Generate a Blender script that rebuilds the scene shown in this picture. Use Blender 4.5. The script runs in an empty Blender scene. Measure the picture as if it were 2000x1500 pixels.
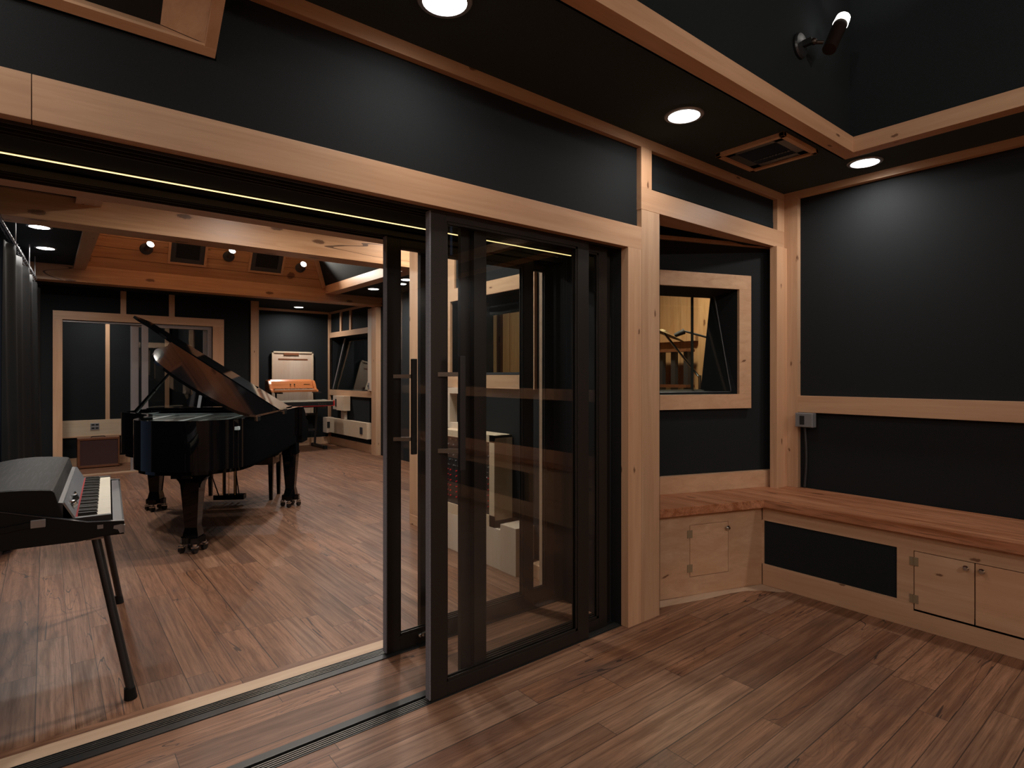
import bpy, bmesh, math, random
from mathutils import Vector, Matrix, Euler
random.seed(7)
S = bpy.context.scene
C = S.collection
R = math.radians
PI = math.pi

# ------------------------------------------------------------------ camera, world, exposure
cd = bpy.data.cameras.new('camera'); cam = bpy.data.objects.new('camera', cd); C.objects.link(cam)
cam.location = (0, 0, 1.35); cam.rotation_euler = (R(90), 0, R(-38.86))
cd.sensor_width = 36; cd.lens = 36 * 1132 / 2000; cd.shift_y = -17 / 2000; cd.clip_start = .02; cd.clip_end = 60
S.camera = cam
W = bpy.data.worlds.new('daylight'); S.world = W; W.use_nodes = True
W.node_tree.nodes['Background'].inputs[0].default_value = (.42, .55, .85, 1)
W.node_tree.nodes['Background'].inputs[1].default_value = .25
S.view_settings.view_transform = 'Standard'; S.view_settings.look = 'None'
S.view_settings.gamma = 1; S.view_settings.use_curve_mapping = False
S.view_settings.exposure = -.10
S.cycles.max_bounces = 10; S.cycles.transparent_max_bounces = 24; S.cycles.sample_clamp_indirect = 4
S.cycles.glossy_bounces = 5; S.cycles.diffuse_bounces = 6; S.cycles.caustics_reflective = False; S.cycles.caustics_refractive = False

# ------------------------------------------------------------------ materials
def newmat(name):
    m = bpy.data.materials.new(name); m.use_nodes = True
    nt = m.node_tree; nt.nodes.clear()
    out = nt.nodes.new('ShaderNodeOutputMaterial')
    return m, nt, out
class NT:
    def __init__(s, nt): s.nt = nt
    def n(s, t, **k):
        x = s.nt.nodes.new('ShaderNode' + t)
        for a, b in k.items(): setattr(x, a, b)
        return x
    def l(s, a, b): s.nt.links.new(a, b)
    def math(s, op, a, b=None, c=None):
        x = s.n('Math', operation=op)
        for i, v in enumerate((a, b, c)):
            if v is None: continue
            if isinstance(v, (int, float)): x.inputs[i].default_value = v
            else: s.l(v, x.inputs[i])
        return x.outputs[0]
    def mix(s, f, a, b, mode='MIX'):
        x = s.n('Mix', data_type='RGBA', blend_type=mode)
        for i, v in ((0, f), (6, a), (7, b)):
            if isinstance(v, (int, float)): x.inputs[i].default_value = v
            elif isinstance(v, tuple): x.inputs[i].default_value = (*v, 1)
            else: s.l(v, x.inputs[i])
        return x.outputs[2]
    def ramp(s, f, stops):
        x = s.n('ValToRGB'); s.l(f, x.inputs[0]); e = x.color_ramp.elements
        while len(e) < len(stops): e.new(.5)
        for k, (p, c) in enumerate(stops):
            e[k].position = p; e[k].color = (*c, 1) if isinstance(c, tuple) else (c, c, c, 1)
        return x.outputs[0]
    def comb(s, x, y, z):
        c = s.n('CombineXYZ')
        for i, v in enumerate((x, y, z)):
            if isinstance(v, (int, float)): c.inputs[i].default_value = v
            else: s.l(v, c.inputs[i])
        return c.outputs[0]
    def noise(s, vec, scale, detail=4, rough=.5, dist=0):
        x = s.n('TexNoise'); s.l(vec, x.inputs['Vector'])
        x.inputs['Scale'].default_value = scale; x.inputs['Detail'].default_value = detail
        x.inputs['Roughness'].default_value = rough; x.inputs['Distortion'].default_value = dist
        return x.outputs[0]
    def bsdf(s, out, **k):
        b = s.n('BsdfPrincipled')
        for a, v in k.items():
            i = b.inputs[a.replace('_', ' ')]
            if isinstance(v, (int, float)): i.default_value = v
            elif isinstance(v, tuple): i.default_value = (*v, 1)
            else: s.l(v, i)
        s.l(b.outputs[0], out.inputs[0]); return b
    def bump(s, h, strength, dist=.002):
        x = s.n('Bump'); x.inputs['Strength'].default_value = strength; x.inputs['Distance'].default_value = dist
        s.l(h, x.inputs['Height']); return x.outputs[0]

def plain(name, col, rough=.5, metal=0, spec=.5, coat=0):
    m, nt, out = newmat(name); t = NT(nt)
    co = t.n('TexCoord').outputs['Object']
    f = t.noise(co, 9, 3)
    c = t.mix(f, tuple(x * .92 for x in col), tuple(min(1, x * 1.08) for x in col))
    b = t.bsdf(out, Base_Color=c, Roughness=rough, Metallic=metal, Specular_IOR_Level=spec)
    b.inputs['Coat Weight'].default_value = coat; b.inputs['Coat Roughness'].default_value = .03
    return m
def wood(name, axis, col, knots=0., contrast=.12, rough=.42, dark=(.30, .13, .06), spec=.35, streak=.12):
    m, nt, out = newmat(name); t = NT(nt)
    co = t.n('TexCoord').outputs['Object']
    rnd = t.n('ObjectInfo').outputs['Random']
    sep = t.n('SeparateXYZ'); t.l(co, sep.inputs[0]); x, y, z = sep.outputs
    o = t.math('MULTIPLY', rnd, 37.)
    k = [22., 22., 22.]; k[axis] = 1.1
    v = t.comb(t.math('ADD', t.math('MULTIPLY', x, k[0]), o), t.math('ADD', t.math('MULTIPLY', y, k[1]), o), t.math('MULTIPLY', z, k[2]))
    g = t.noise(v, 1.0, 6, .6, .7)
    k2 = [3., 3., 3.]; k2[axis] = .5
    v2 = t.comb(t.math('ADD', t.math('MULTIPLY', x, k2[0]), o), t.math('ADD', t.math('MULTIPLY', y, k2[1]), o), t.math('MULTIPLY', z, k2[2]))
    big = t.noise(v2, 1., 3, .5, .5)
    v3 = t.comb(t.math('MULTIPLY', x, k[0] * 6), t.math('MULTIPLY', y, k[1] * 6), t.math('MULTIPLY', z, k[2] * 6))
    fine = t.noise(v3, 1., 3, .6)
    cl = tuple(c * (1 + contrast) for c in col); cdk = (col[0] * (1 - contrast), col[1] * (1 - contrast * 1.5), col[2] * (1 - contrast * 1.9))
    c = t.mix(t.ramp(g, [(.3, 0.), (.7, 1.)]), cdk, cl)
    c = t.mix(t.math('MULTIPLY', t.ramp(big, [(.35, 0.), (.75, 1.)]), .55), c, (col[0] * .92, col[1] * .72, col[2] * .60))
    c = t.mix(t.math('MULTIPLY', t.ramp(fine, [(.5, 0.), (.8 if streak < .2 else .68, 1.)]), streak), c, dark)
    # board-to-board tint
    hs = t.n('HueSaturation'); t.l(c, hs.inputs['Color'])
    t.l(t.math('ADD', t.math('MULTIPLY', rnd, .22), .89), hs.inputs['Value']); c = hs.outputs[0]
    if knots > 0:
        XYZ = [x, y, z]; la = XYZ.pop(axis)
        vv = t.n('TexVoronoi', voronoi_dimensions='2D'); vv.inputs['Scale'].default_value = 1.
        t.l(t.comb(t.math('ADD', t.math('MULTIPLY', la, 1.1), o), t.math('MULTIPLY', t.math('ADD', XYZ[0], XYZ[1]), 3.1), 0), vv.inputs['Vector'])
        d = t.math('ADD', vv.outputs['Distance'], t.math('MULTIPLY', t.math('SUBTRACT', t.noise(co, 40, 3), .5), .05))
        kf = t.ramp(d, [(0., 1.), (.016 + .036 * knots, .9), (.022 + .044 * knots, .15), (.03 + .06 * knots, 0.)])
        c = t.mix(t.math('MULTIPLY', kf, .85), c, (.10, .035, .015))
        # long drying cracks
        cv = [7., 7., 7.]; cv[axis] = .35
        cn = t.noise(t.comb(t.math('ADD', t.math('MULTIPLY', x, cv[0]), o), t.math('MULTIPLY', y, cv[1]), t.math('MULTIPLY', z, cv[2])), .55, 2, .4, .3)
        cr = t.math('LESS_THAN', t.math('ABSOLUTE', t.math('SUBTRACT', cn, .52)), .0022)
        c = t.mix(t.math('MULTIPLY', cr, .8 if knots > .5 else .0), c, (.05, .02, .01))
    t.bsdf(out, Base_Color=c, Roughness=t.math('ADD', t.math('MULTIPLY', g, .15), rough - .07), Specular_IOR_Level=spec, Normal=t.bump(fine, .12, .0006))
    return m
def floor_mat(name, ax, w, L, seed=0., tone=1., ang=0.):
    # boards run along axis ax (0 = x, 1 = y)
    m, nt, out = newmat(name); t = NT(nt)
    co = t.n('TexCoord').outputs['Object']
    mp = t.n('Mapping'); mp.inputs['Rotation'].default_value = (0, 0, R(ang)); t.l(co, mp.inputs[0])
    sep = t.n('SeparateXYZ'); t.l(mp.outputs[0], sep.inputs[0]); x, y, z = sep.outputs
    u, v = (x, y) if ax == 0 else (y, x)
    v = t.math('ADD', v, 10 + seed)
    # uneven board widths: warp v a little with a step-free sine
    v = t.math('ADD', v, t.math('MULTIPLY', t.math('SINE', t.math('MULTIPLY', v, 2 * PI / (w * 3.7))), w * .22))
    vs = t.math('DIVIDE', v, w); row = t.math('FLOOR', vs); fv = t.math('FRACT', vs)
    wn = t.n('TexWhiteNoise', noise_dimensions='1D'); t.l(t.math('ADD', row, seed), wn.inputs['W'])
    us = t.math('DIVIDE', t.math('ADD', u, t.math('MULTIPLY', wn.outputs['Value'], L * 7.3)), L)
    col_ = t.math('FLOOR', us); fu = t.math('FRACT', us)
    wc = t.n('TexWhiteNoise', noise_dimensions='2D'); t.l(t.comb(row, col_, 0), wc.inputs['Vector'])
    idv = wc.outputs['Value']; sc = t.n('SeparateColor'); t.l(wc.outputs['Color'], sc.inputs[0]); id2 = sc.outputs[1]
    off = t.math('MULTIPLY', idv, 61.)
    # grain
    vec = t.comb(t.math('ADD', t.math('MULTIPLY', u, 1.3), off), t.math('ADD', t.math('MULTIPLY', v, 34.), off), off)
    g = t.noise(vec, 1., 7, .62, .55)
    vecf = t.comb(t.math('ADD', t.math('MULTIPLY', u, 6.), off), t.math('ADD', t.math('MULTIPLY', v, 190.), off), 0)
    fine = t.noise(vecf, 1., 4, .6, .3)
    # cathedral rings
    ring = t.noise(t.comb(t.math('ADD', t.math('MULTIPLY', u, 1.0), off), t.math('ADD', t.math('MULTIPLY', v, 6.5), off), off), 1., 2, .4, .8)
    rg = t.math('ABSOLUTE', t.math('SINE', t.math('MULTIPLY', ring, 62.)))
    rgl = t.ramp(rg, [(0., 1.), (.32, 0.)])
    blot = t.noise(t.comb(t.math('ADD', t.math('MULTIPLY', u, 1.3), off), t.math('MULTIPLY', v, 3.), off), 1., 4, .6, .4)
    base = t.ramp(idv, [(0., (.235, .135, .078)), (.08, (.165, .092, .054)), (.14, (.28, .165, .098)), (.45, (.33, .20, .122)), (.72, (.26, .150, .088)), (.88, (.335, .21, .132)), (1., (.21, .12, .072))])
    base = t.mix(t.math('MULTIPLY', id2, .4), base, (.36, .165, .080))
    c = t.mix(t.ramp(g, [(.36, .0), (.62, .8)]), base, t.mix(1., base, (.38, .31, .26), 'MULTIPLY'))
    c = t.mix(t.math('MULTIPLY', rgl, t.ramp(id2, [(.25, .0), (.6, .42)])), c, t.mix(1., base, (.30, .23, .19), 'MULTIPLY'))
    c = t.mix(t.math('MULTIPLY', t.ramp(blot, [(.52, 0.), (.78, 1.)]), .62), c, (.085, .058, .045))
    c = t.mix(t.math('MULTIPLY', t.ramp(blot, [(.2, 1.), (.42, 0.)]), .35), c, (.42, .27, .17))
    c = t.mix(t.math('MULTIPLY', t.ramp(fine, [(.47, 0.), (.66, 1.)]), .55), c, (.07, .036, .02))
    # knots and checks
    vo = t.n('TexVoronoi'); vo.inputs['Scale'].default_value = 1.
    t.l(t.comb(t.math('ADD', t.math('MULTIPLY', u, 1.7), off), t.math('ADD', t.math('MULTIPLY', v, 5.), off), 0), vo.inputs['Vector'])
    kd = t.math('ADD', vo.outputs['Distance'], t.math('MULTIPLY', t.math('SUBTRACT', t.noise(co, 30, 3), .5), .12))
    vc = t.n('SeparateColor'); t.l(vo.outputs['Color'], vc.inputs[0])
    kn = t.math('MULTIPLY', t.ramp(kd, [(.0, 1.), (.035, .75), (.09, 0.)]), t.math('GREATER_THAN', vc.outputs[0], .62))
    c = t.mix(t.math('MULTIPLY', kn, .85), c, (.022, .014, .012))
    cn = t.noise(t.comb(t.math('ADD', t.math('MULTIPLY', u, .9), off), t.math('ADD', t.math('MULTIPLY', v, 9.), off), off), .8, 3, .5, .6)
    cr = t.math('MULTIPLY', t.math('LESS_THAN', t.math('ABSOLUTE', t.math('SUBTRACT', cn, .56)), .0035), t.math('GREATER_THAN', id2, .55))
    c = t.mix(t.math('MULTIPLY', cr, .8), c, (.02, .012, .01))
    # joints
    ev = t.math('MINIMUM', fv, t.math('SUBTRACT', 1., fv)); eu = t.math('MINIMUM', fu, t.math('SUBTRACT', 1., fu))
    jl = t.math('MAXIMUM', t.math('LESS_THAN', ev, .0016 / w), t.math('LESS_THAN', eu, .0014 / L))
    c = t.mix(t.math('MULTIPLY', jl, .85), c, (.02, .012, .008))
    hs = t.n('HueSaturation'); hs.inputs['Saturation'].default_value = 1.06; hs.inputs['Value'].default_value = tone; t.l(c, hs.inputs['Color']); c = t.mix(1., hs.outputs[0], (1.04, .94, .98), 'MULTIPLY')
    rough = t.math('ADD', t.math('MULTIPLY', g, .25), .36)
    t.bsdf(out, Base_Color=c, Roughness=rough, Specular_IOR_Level=.38,
           Normal=t.bump(t.math('SUBTRACT', t.math('MULTIPLY', fine, -.35), t.math('ADD', jl, t.math('MULTIPLY', kn, .5))), .35, .0015))
    return m
def fabric(name, col, rough=.85, spec=.22):
    m, nt, out = newmat(name); t = NT(nt)
    co = t.n('TexCoord').outputs['Object']
    f = t.noise(co, 420, 2, .6)
    f2 = t.noise(co, 3, 4, .6)
    c = t.mix(t.ramp(f, [(.35, 0.), (.7, 1.)]), tuple(x * .7 for x in col), tuple(x * 1.35 for x in col))
    c = t.mix(t.math('MULTIPLY', f2, .4), c, tuple(x * .8 for x in col))
    b = t.bsdf(out, Base_Color=c, Roughness=rough, Specular_IOR_Level=spec, Normal=t.bump(f, .5, .0008))
    return m
def emit(name, col, st):
    m, nt, out = newmat(name); e = nt.nodes.new('ShaderNodeEmission')
    e.inputs[0].default_value = (*col, 1); e.inputs[1].default_value = st
    nt.links.new(e.outputs[0], out.inputs[0]); return m
def glass(name, tint=(.93, .95, .94), ior=1.5, rough=0.):
    m, nt, out = newmat(name); t = NT(nt)
    tr = t.n('BsdfTransparent'); tr.inputs[0].default_value = (*tint, 1)
    gl = t.n('BsdfGlossy'); gl.inputs['Roughness'].default_value = rough
    ge = t.n('NewGeometry'); dp = t.n('VectorMath', operation='DOT_PRODUCT'); t.l(ge.outputs['Normal'], dp.inputs[0]); t.l(ge.outputs['Incoming'], dp.inputs[1])
    fr = t.math('ADD', .04, t.math('MULTIPLY', .96, t.math('POWER', t.math('SUBTRACT', 1., t.math('MINIMUM', 1., t.math('ABSOLUTE', dp.outputs['Value']))), 5.)))
    mx = t.n('MixShader'); t.l(fr, mx.inputs[0]); t.l(tr.outputs[0], mx.inputs[1]); t.l(gl.outputs[0], mx.inputs[2])
    t.l(mx.outputs[0], out.inputs[0]); return m

MAPLE = (.56, .36, .225)
PINE = (.56, .33, .175)
M = dict(
    mx=wood('maple_grain_x', 0, MAPLE, .03), my=wood('maple_grain_y', 1, MAPLE, .03), mz=wood('maple_grain_z', 2, MAPLE, .03),
    px=wood('pine_grain_x', 0, PINE, 1., .2, .38), py=wood('pine_grain_y', 1, PINE, 1., .2, .38), pz=wood('pine_grain_z', 2, (.56, .36, .19), .4, .16),
    ply=wood('birch_ply', 2, (.60, .50, .40), .0, .06, .5), plyx=wood('birch_ply_x', 0, (.62, .50, .36), .0, .06, .5),
    oakx=wood('bench_oak_x', 0, (.40, .19, .10), .5, .42, .42), oaky=wood('bench_oak_y', 1, (.42, .195, .105), .5, .45, .42, (.10, .04, .02), .35, .6),
    walnut=wood('walnut', 0, (.16, .065, .032), .1, .25, .35), orange=wood('orange_wood', 0, (.60, .215, .075), .0, .15, .28),
    floor_near=floor_mat('reclaimed_oak_near', 0, .120, 1.25, 3.1, 1.0, 0),
    floor_main=floor_mat('reclaimed_oak_main', 1, .128, 1.2, 1.7, .84, 0),
    floor_vest=floor_mat('reclaimed_oak_vestibule', 0, .12, 1.9, 5.3, 1.0, 0),
    pale=wood('pale_sill', 0, (.50, .36, .25), .1, .12, .5),
    black=fabric('black_wall_fabric', (.0105, .0120, .0135)), blackc=fabric('black_ceiling_fabric', (.0135, .0175, .019), .9, .15),
    ceil=fabric('black_ceiling_lightened', (.045, .062, .068), .9, .1), curtain=fabric('curtain_cloth', (.0065, .0068, .0072), .75, .2),  # ceil: black ceiling colour raised to make up for weak bounce light
    steel=plain('dark_bronze_steel', (.021, .0165, .0135), .42, .3), track=plain('track_aluminium', (.05, .05, .05), .4, .7),
    groove=plain('track_groove', (.004, .004, .004), .5), trackhi=plain('track_rail', (.16, .15, .14), .35, .8),
    pile=fabric('weather_pile', (.24, .24, .27), .95), lacq=plain('piano_lacquer', (.0025, .0025, .003), .04, 0, .30, 0.),
    oldbrass=plain('worn_brass', (.30, .22, .13), .55, .4), brass=plain('brass', (.55, .38, .16), .3, 1), chrome=plain('chrome', (.62, .60, .58), .15, 1), iron=plain('plate_gold', (.42, .50, .50), .4, .0),
    abs=plain('black_plastic', (.016, .016, .017), .38), grey=plain('grey_metal', (.32, .32, .33), .4, .6), dgrey=plain('dark_grey_metal', (.055, .055, .06), .45, .4),
    vinyl=plain('black_vinyl', (.008, .008, .0085), .55, 0, .2), cover=wood('streaked_harp_cover', 1, (.009, .0095, .010), .0, .45, .62, (.22, .22, .23), .12),  # cover: pale streak highlights mixed into its colour
    white=plain('key_white', (.62, .56, .44), .35), red=plain('red_lacquer', (.55, .02, .025), .35), bronze=plain('bronze_lamp', (.035, .02, .014), .4, .6),
    cloth=plain('grille_cloth', (.055, .022, .02), .9), led=emit('led_warm', (1., .66, .27), 2.6), lens=emit('lamp_lens', (1., .965, .92), 14.),
    bulb=emit('bulb', (1., .94, .86), 8.), glass=glass('door_glass', (.975, .98, .975)), wglass=glass('window_glass', (.90, .93, .90)), alu=plain('aluminium_frame', (.36, .33, .33), .35, .6),
    felt=plain('red_felt', (.30, .02, .02), .9), cym=plain('cymbal_bronze', (.6, .5, .3), .25, 1.), stand=plain('bronze_standoff', (.16, .14, .12), .35, .7), hole=plain('dark_hole', (.004, .004, .004), .8),
    keydark=plain('key_black', (.01, .01, .01), .3), grey2=plain('silver_strip', (.30, .31, .33), .35, .7), sound=plain('soundboard_spruce', (.42, .45, .42), .4),
)

# ------------------------------------------------------------------ mesh helpers
class MB:
    def __init__(s): s.bm = bmesh.new()
    def box(s, x0, x1, y0, y1, z0, z1, mtx=None, bev=0.):
        b = bmesh.new(); bmesh.ops.create_cube(b, size=1)
        for v in b.verts: v.co = Vector(((x0 + x1) / 2 + v.co.x * (x1 - x0), (y0 + y1) / 2 + v.co.y * (y1 - y0), (z0 + z1) / 2 + v.co.z * (z1 - z0)))
        if bev: bmesh.ops.bevel(b, geom=b.edges[:], offset=bev, segments=2, affect='EDGES', profile=.7)
        if mtx: bmesh.ops.transform(b, matrix=mtx, verts=b.verts)
        s._join(b); return s
    def _join(s, b):
        me = bpy.data.meshes.new('tmp'); b.to_mesh(me); b.free(); s.bm.from_mesh(me); bpy.data.meshes.remove(me)
    def prism(s, pts, h0, h1, axis=2, mtx=None, bev=0.):
        """extrude 2-D outline pts along axis between h0 and h1; pts are the two other coords in xyz order"""
        b = bmesh.new()
        def P(p, h):
            q = list(p); q.insert(axis, h); return q
        lo = [b.verts.new(P(p, h0)) for p in pts]; hi = [b.verts.new(P(p, h1)) for p in pts]
        b.faces.new(lo); b.faces.new(hi)
        n = len(pts)
        for i in range(n): b.faces.new((lo[i], lo[(i + 1) % n], hi[(i + 1) % n], hi[i]))
        bmesh.ops.recalc_face_normals(b, faces=b.faces)
        if bev: bmesh.ops.bevel(b, geom=b.edges[:], offset=bev, segments=2, affect='EDGES')
        if mtx: bmesh.ops.transform(b, matrix=mtx, verts=b.verts)
        s._join(b); return s
    def quadprism(s, P4, d):
        """a slab: 4 corner points extruded by vector d"""
        b = bmesh.new(); a = [b.verts.new(p) for p in P4]; c = [b.verts.new(Vector(p) + Vector(d)) for p in P4]
        b.faces.new(a); b.faces.new(c)
        n = len(P4)
        for i in range(n): b.faces.new((a[i], a[(i + 1) % n], c[(i + 1) % n], c[i]))
        bmesh.ops.recalc_face_normals(b, faces=b.faces); s._join(b); return s
    def cyl(s, p0, p1, r0, r1=None, seg=16):
        p0, p1 = Vector(p0), Vector(p1); r1 = r0 if r1 is None else r1
        d = p1 - p0; b = bmesh.new()
        bmesh.ops.create_cone(b, cap_ends=True, segments=seg, radius1=r0, radius2=r1, depth=d.length)
        mt = Matrix.Translation((p0 + p1) / 2) @ d.to_track_quat('Z', 'Y').to_matrix().to_4x4()
        bmesh.ops.transform(b, matrix=mt, verts=b.verts); s._join(b); return s
    def lathe(s, prof, c=(0, 0, 0), axis=(0, 0, 1), seg=28):
        b = bmesh.new(); rings = []
        for r, h in prof:
            rings.append([b.verts.new((r * math.cos(2 * PI * k / seg), r * math.sin(2 * PI * k / seg), h)) for k in range(seg)] if r > 1e-6 else [b.verts.new((0, 0, h))])
        for a, c2 in zip(rings, rings[1:]):
            for k in range(seg):
                k2 = (k + 1) % seg
                if len(a) == 1 and len(c2) == 1: continue
                if len(a) == 1: b.faces.new((a[0], c2[k], c2[k2]))
                elif len(c2) == 1: b.faces.new((a[k], a[k2], c2[0]))
                else: b.faces.new((a[k], a[k2], c2[k2], c2[k]))
        bmesh.ops.recalc_face_normals(b, faces=b.faces)
        mt = Matrix.Translation(c) @ Vector(axis).to_track_quat('Z', 'Y').to_matrix().to_4x4()
        bmesh.ops.transform(b, matrix=mt, verts=b.verts); s._join(b); return s
    def tube(s, pts, r, seg=8):
        for a, c in zip(pts, pts[1:]): s.cyl(a, c, r, seg=seg)
        for p in pts[1:-1]: s.ball(p, r, 6)
        return s
    def ball(s, c, r, seg=12, sc=(1, 1, 1)):
        b = bmesh.new(); bmesh.ops.create_uvsphere(b, u_segments=seg, v_segments=max(4, seg // 2), radius=r)
        bmesh.ops.transform(b, matrix=Matrix.Translation(c) @ Matrix.Diagonal((*sc, 1)), verts=b.verts); s._join(b); return s

def wm(o):
    m = Matrix.LocRotScale(o.location, o.rotation_euler, o.scale)
    return wm(o.parent) @ m if o.parent else m
def obj(name, mb, mat, parent=None, local=False, smooth=False, kind=None, label=None):
    me = bpy.data.meshes.new(name)
    if parent and not local: bmesh.ops.transform(mb.bm, matrix=wm(parent).inverted(), verts=mb.bm.verts)
    mb.bm.to_mesh(me); mb.bm.free()
    me.materials.append(M[mat] if isinstance(mat, str) else mat)
    if smooth:
        for p in me.polygons: p.use_smooth = True
        try: me.set_sharp_from_angle(angle=R(35))
        except Exception: pass
    o = bpy.data.objects.new(name, me); C.objects.link(o)
    if parent: o.parent = parent
    if kind: o['kind'] = kind
    if label: o['label'] = label
    return o
def thing(name, label, cat, loc=(0, 0, 0), rotz=0., group=None):
    o = bpy.data.objects.new(name, None); C.objects.link(o); o.empty_display_size = .1
    o.location = loc; o.rotation_euler = (0, 0, rotz); o['label'] = label; o['category'] = cat
    if group: o['group'] = group
    return o
def tag(o, label, cat, group=None):
    o['label'] = label; o['category'] = cat
    if group: o['group'] = group
    return o
def struct(name, mb, mat, parent=None, **k): return obj(name, mb, mat, parent, kind='structure' if parent is None else None, **k)
def dup(root, loc, rotz=None, label=None):
    r = root.copy(); C.objects.link(r); r.location = loc
    if rotz is not None: r.rotation_euler = (0, 0, rotz)
    if label: r['label'] = label
    for ch in list(root.children):
        c = ch.copy(); C.objects.link(c); c.parent = r
        for g in list(ch.children):
            d = g.copy(); C.objects.link(d); d.parent = c
    return r
_tn = [0]
def trim(mat, *boxes, **k):
    """one board of the room's woodwork"""
    _tn[0] += 1
    mb = MB()
    for b in boxes: mb.box(*b, bev=k.get('bev', .0015))
    return struct('trim_%d' % _tn[0], mb, mat)
def trim_mb(mat, mb):
    _tn[0] += 1
    return struct('trim_%d' % _tn[0], mb, mat)

CZ = 2.655      # control-room ceiling
# ================================================================== CONTROL ROOM SHELL
struct('floor', MB().box(-2.7, 4.2, -2.7, 2.063, -.05, 0).prism([(2.6, 2.06), (4.15, 2.06), (4.15, 1.9), (4.15, 2.12), (3.6, 2.25), (2.72, 2.55), (2.6, 2.2)], -.05, 0), 'floor_near')
struct('floor_vestibule', MB().box(-2.7, 2.6, 2.166, 2.525, -.05, 0), 'floor_vest')
struct('floor_live_room', MB().box(-.95, 4.5, 2.76, 9.45, -.05, 0).box(2.6, 4.5, 9.45, 11.3, -.05, 0), 'floor_main')
struct('floor_hall', MB().box(-.5, 2.6, 9.45, 10.8, -.05, 0), 'floor_near')
struct('sill_live_room', MB().box(-2.7, 2.44, 2.632, 2.712, -.05, .002), 'pale')
struct('sill_border', MB().box(-2.7, 2.6, 2.712, 2.76, -.05, .001), 'floor_vest')

struct('wall_right', MB().box(4.19, 4.3, -2.7, 2.03, 0, CZ), 'black')
struct('wall_back', MB().box(-2.7, 4.3, -2.8, -2.7, 0, CZ), 'mx')
struct('wall_left', MB().box(-2.8, -2.7, -2.8, 2.9, 0, CZ), 'my')
# header wall above the sliding doors, and its wing over the niche
struct('wall_front', MB().box(-2.7, .43, 2.052, 2.5, 2.07, 2.362).box(-2.7, .43, 2.30, 2.5, 2.362, CZ).box(.43, 2.56, 2.052, 2.5, 2.07, CZ).box(2.56, 4.2, 2.052, 2.16, 2.27, CZ), 'black')
struct('wall_pier', MB().box(2.43, 2.75, 2.06, 2.72, 0, CZ), 'steel')
# ceiling with the raised tray
tx0, tx1, ty0, ty1 = -1.6, 3.65, -1.5, 1.375
struct('ceiling', MB().box(-2.7, 4.3, 1.45, 2.2, CZ, CZ + .06).box(3.72, 4.3, -2.7, 1.45, CZ, CZ + .06)
       .box(-2.7, tx0, -2.7, 1.45, CZ, CZ + .06).box(tx0, 3.72, -2.7, ty0, CZ, CZ + .06), 'ceil')
struct('ceiling_tray', MB().box(tx0 - .1, tx1 + .1, ty0 - .1, ty1 + .1, 3.75, 3.85).box(tx0, tx1 + .1, ty1 + .03, ty1 + .1, CZ, 3.8)
       .box(tx1 + .03, tx1 + .1, ty0, ty1 + .1, CZ, 3.8).box(tx0 - .1, tx0, ty0, ty1 + .1, CZ, 3.8).box(tx0, tx1, ty0 - .1, ty0, CZ, 3.8), 'blackc')
trim('mx', (tx0, 3.735, ty1, 1.452, CZ - .012, CZ + .078))
trim('my', (tx1, 3.735, ty0, ty1, CZ - .012, CZ + .078))
trim('my', (tx0 - .08, tx0, ty0, ty1, CZ - .012, CZ + .078))
trim('mx', (tx0, 3.735, ty0 - .08, ty0, CZ - .012, CZ + .078))
# crown boards
trim('mx', (-2.7, 4.19, 2.022, 2.055, CZ - .056, CZ))
trim('my', (4.145, 4.19, -2.7, 2.022, CZ - .047, CZ))
trim('mx', (-2.7, 4.19, -2.7, -2.66, CZ - .05, CZ))
# door header casing (two boards meet near the left), post, niche trims
trim('mx', (-.027, 2.536, 2.02, 2.062, 2.036, 2.159))
trim('mx', (-2.7, -.029, 2.02, 2.062, 2.036, 2.159))
trim('mz', (2.424, 2.5345, 2.02, 2.068, 0, 2.036))
trim('mz', (2.536, 2.694, 2.02, 2.12, 0, 2.258))
trim('mz', (2.534, 2.625, 2.02, 2.055, 2.38, CZ - .056))
trim('mx', (2.534, 4.15, 2.02, 2.06, 2.259, 2.38))
trim_mb('mx', MB().prism([(2.694, 2.06), (2.694, 2.255), (2.901, 2.185), (3.665, 2.11), (4.07, 2.06)], 2.262, 2.275))
trim('mz', (4.045, 4.15, 2.02, 2.055, 2.38, CZ - .056))
trim('mz', (3.998, 4.15, 2.0, 2.05, .555, 2.259))
trim('mz', (4.145, 4.19, 1.925, 2.03, .555, CZ - .047))
# chair rail
trim('my', (4.15, 4.19, -2.7, 1.925, 1.09, 1.206))
trim('mx', (-2.7, 4.19, -2.7, -2.66, 1.09, 1.206))

# ragged pale edge of the subfloor along the niche cabinet
eg = [(2.70, 2.10), (2.95, 2.03), (3.12, 1.985), (3.30, 1.945), (3.42, 1.90), (3.50, 1.835), (3.56, 1.765), (3.605, 1.735), (3.605, 1.90), (3.45, 1.955), (3.20, 2.045), (2.92, 2.13), (2.70, 2.2)]
struct('floor_ragged_edge', MB().prism([(x + .006 * math.sin(x * 90), y + .006 * math.cos(x * 70)) for x, y in eg], 0, .0012), 'pale')
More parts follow.
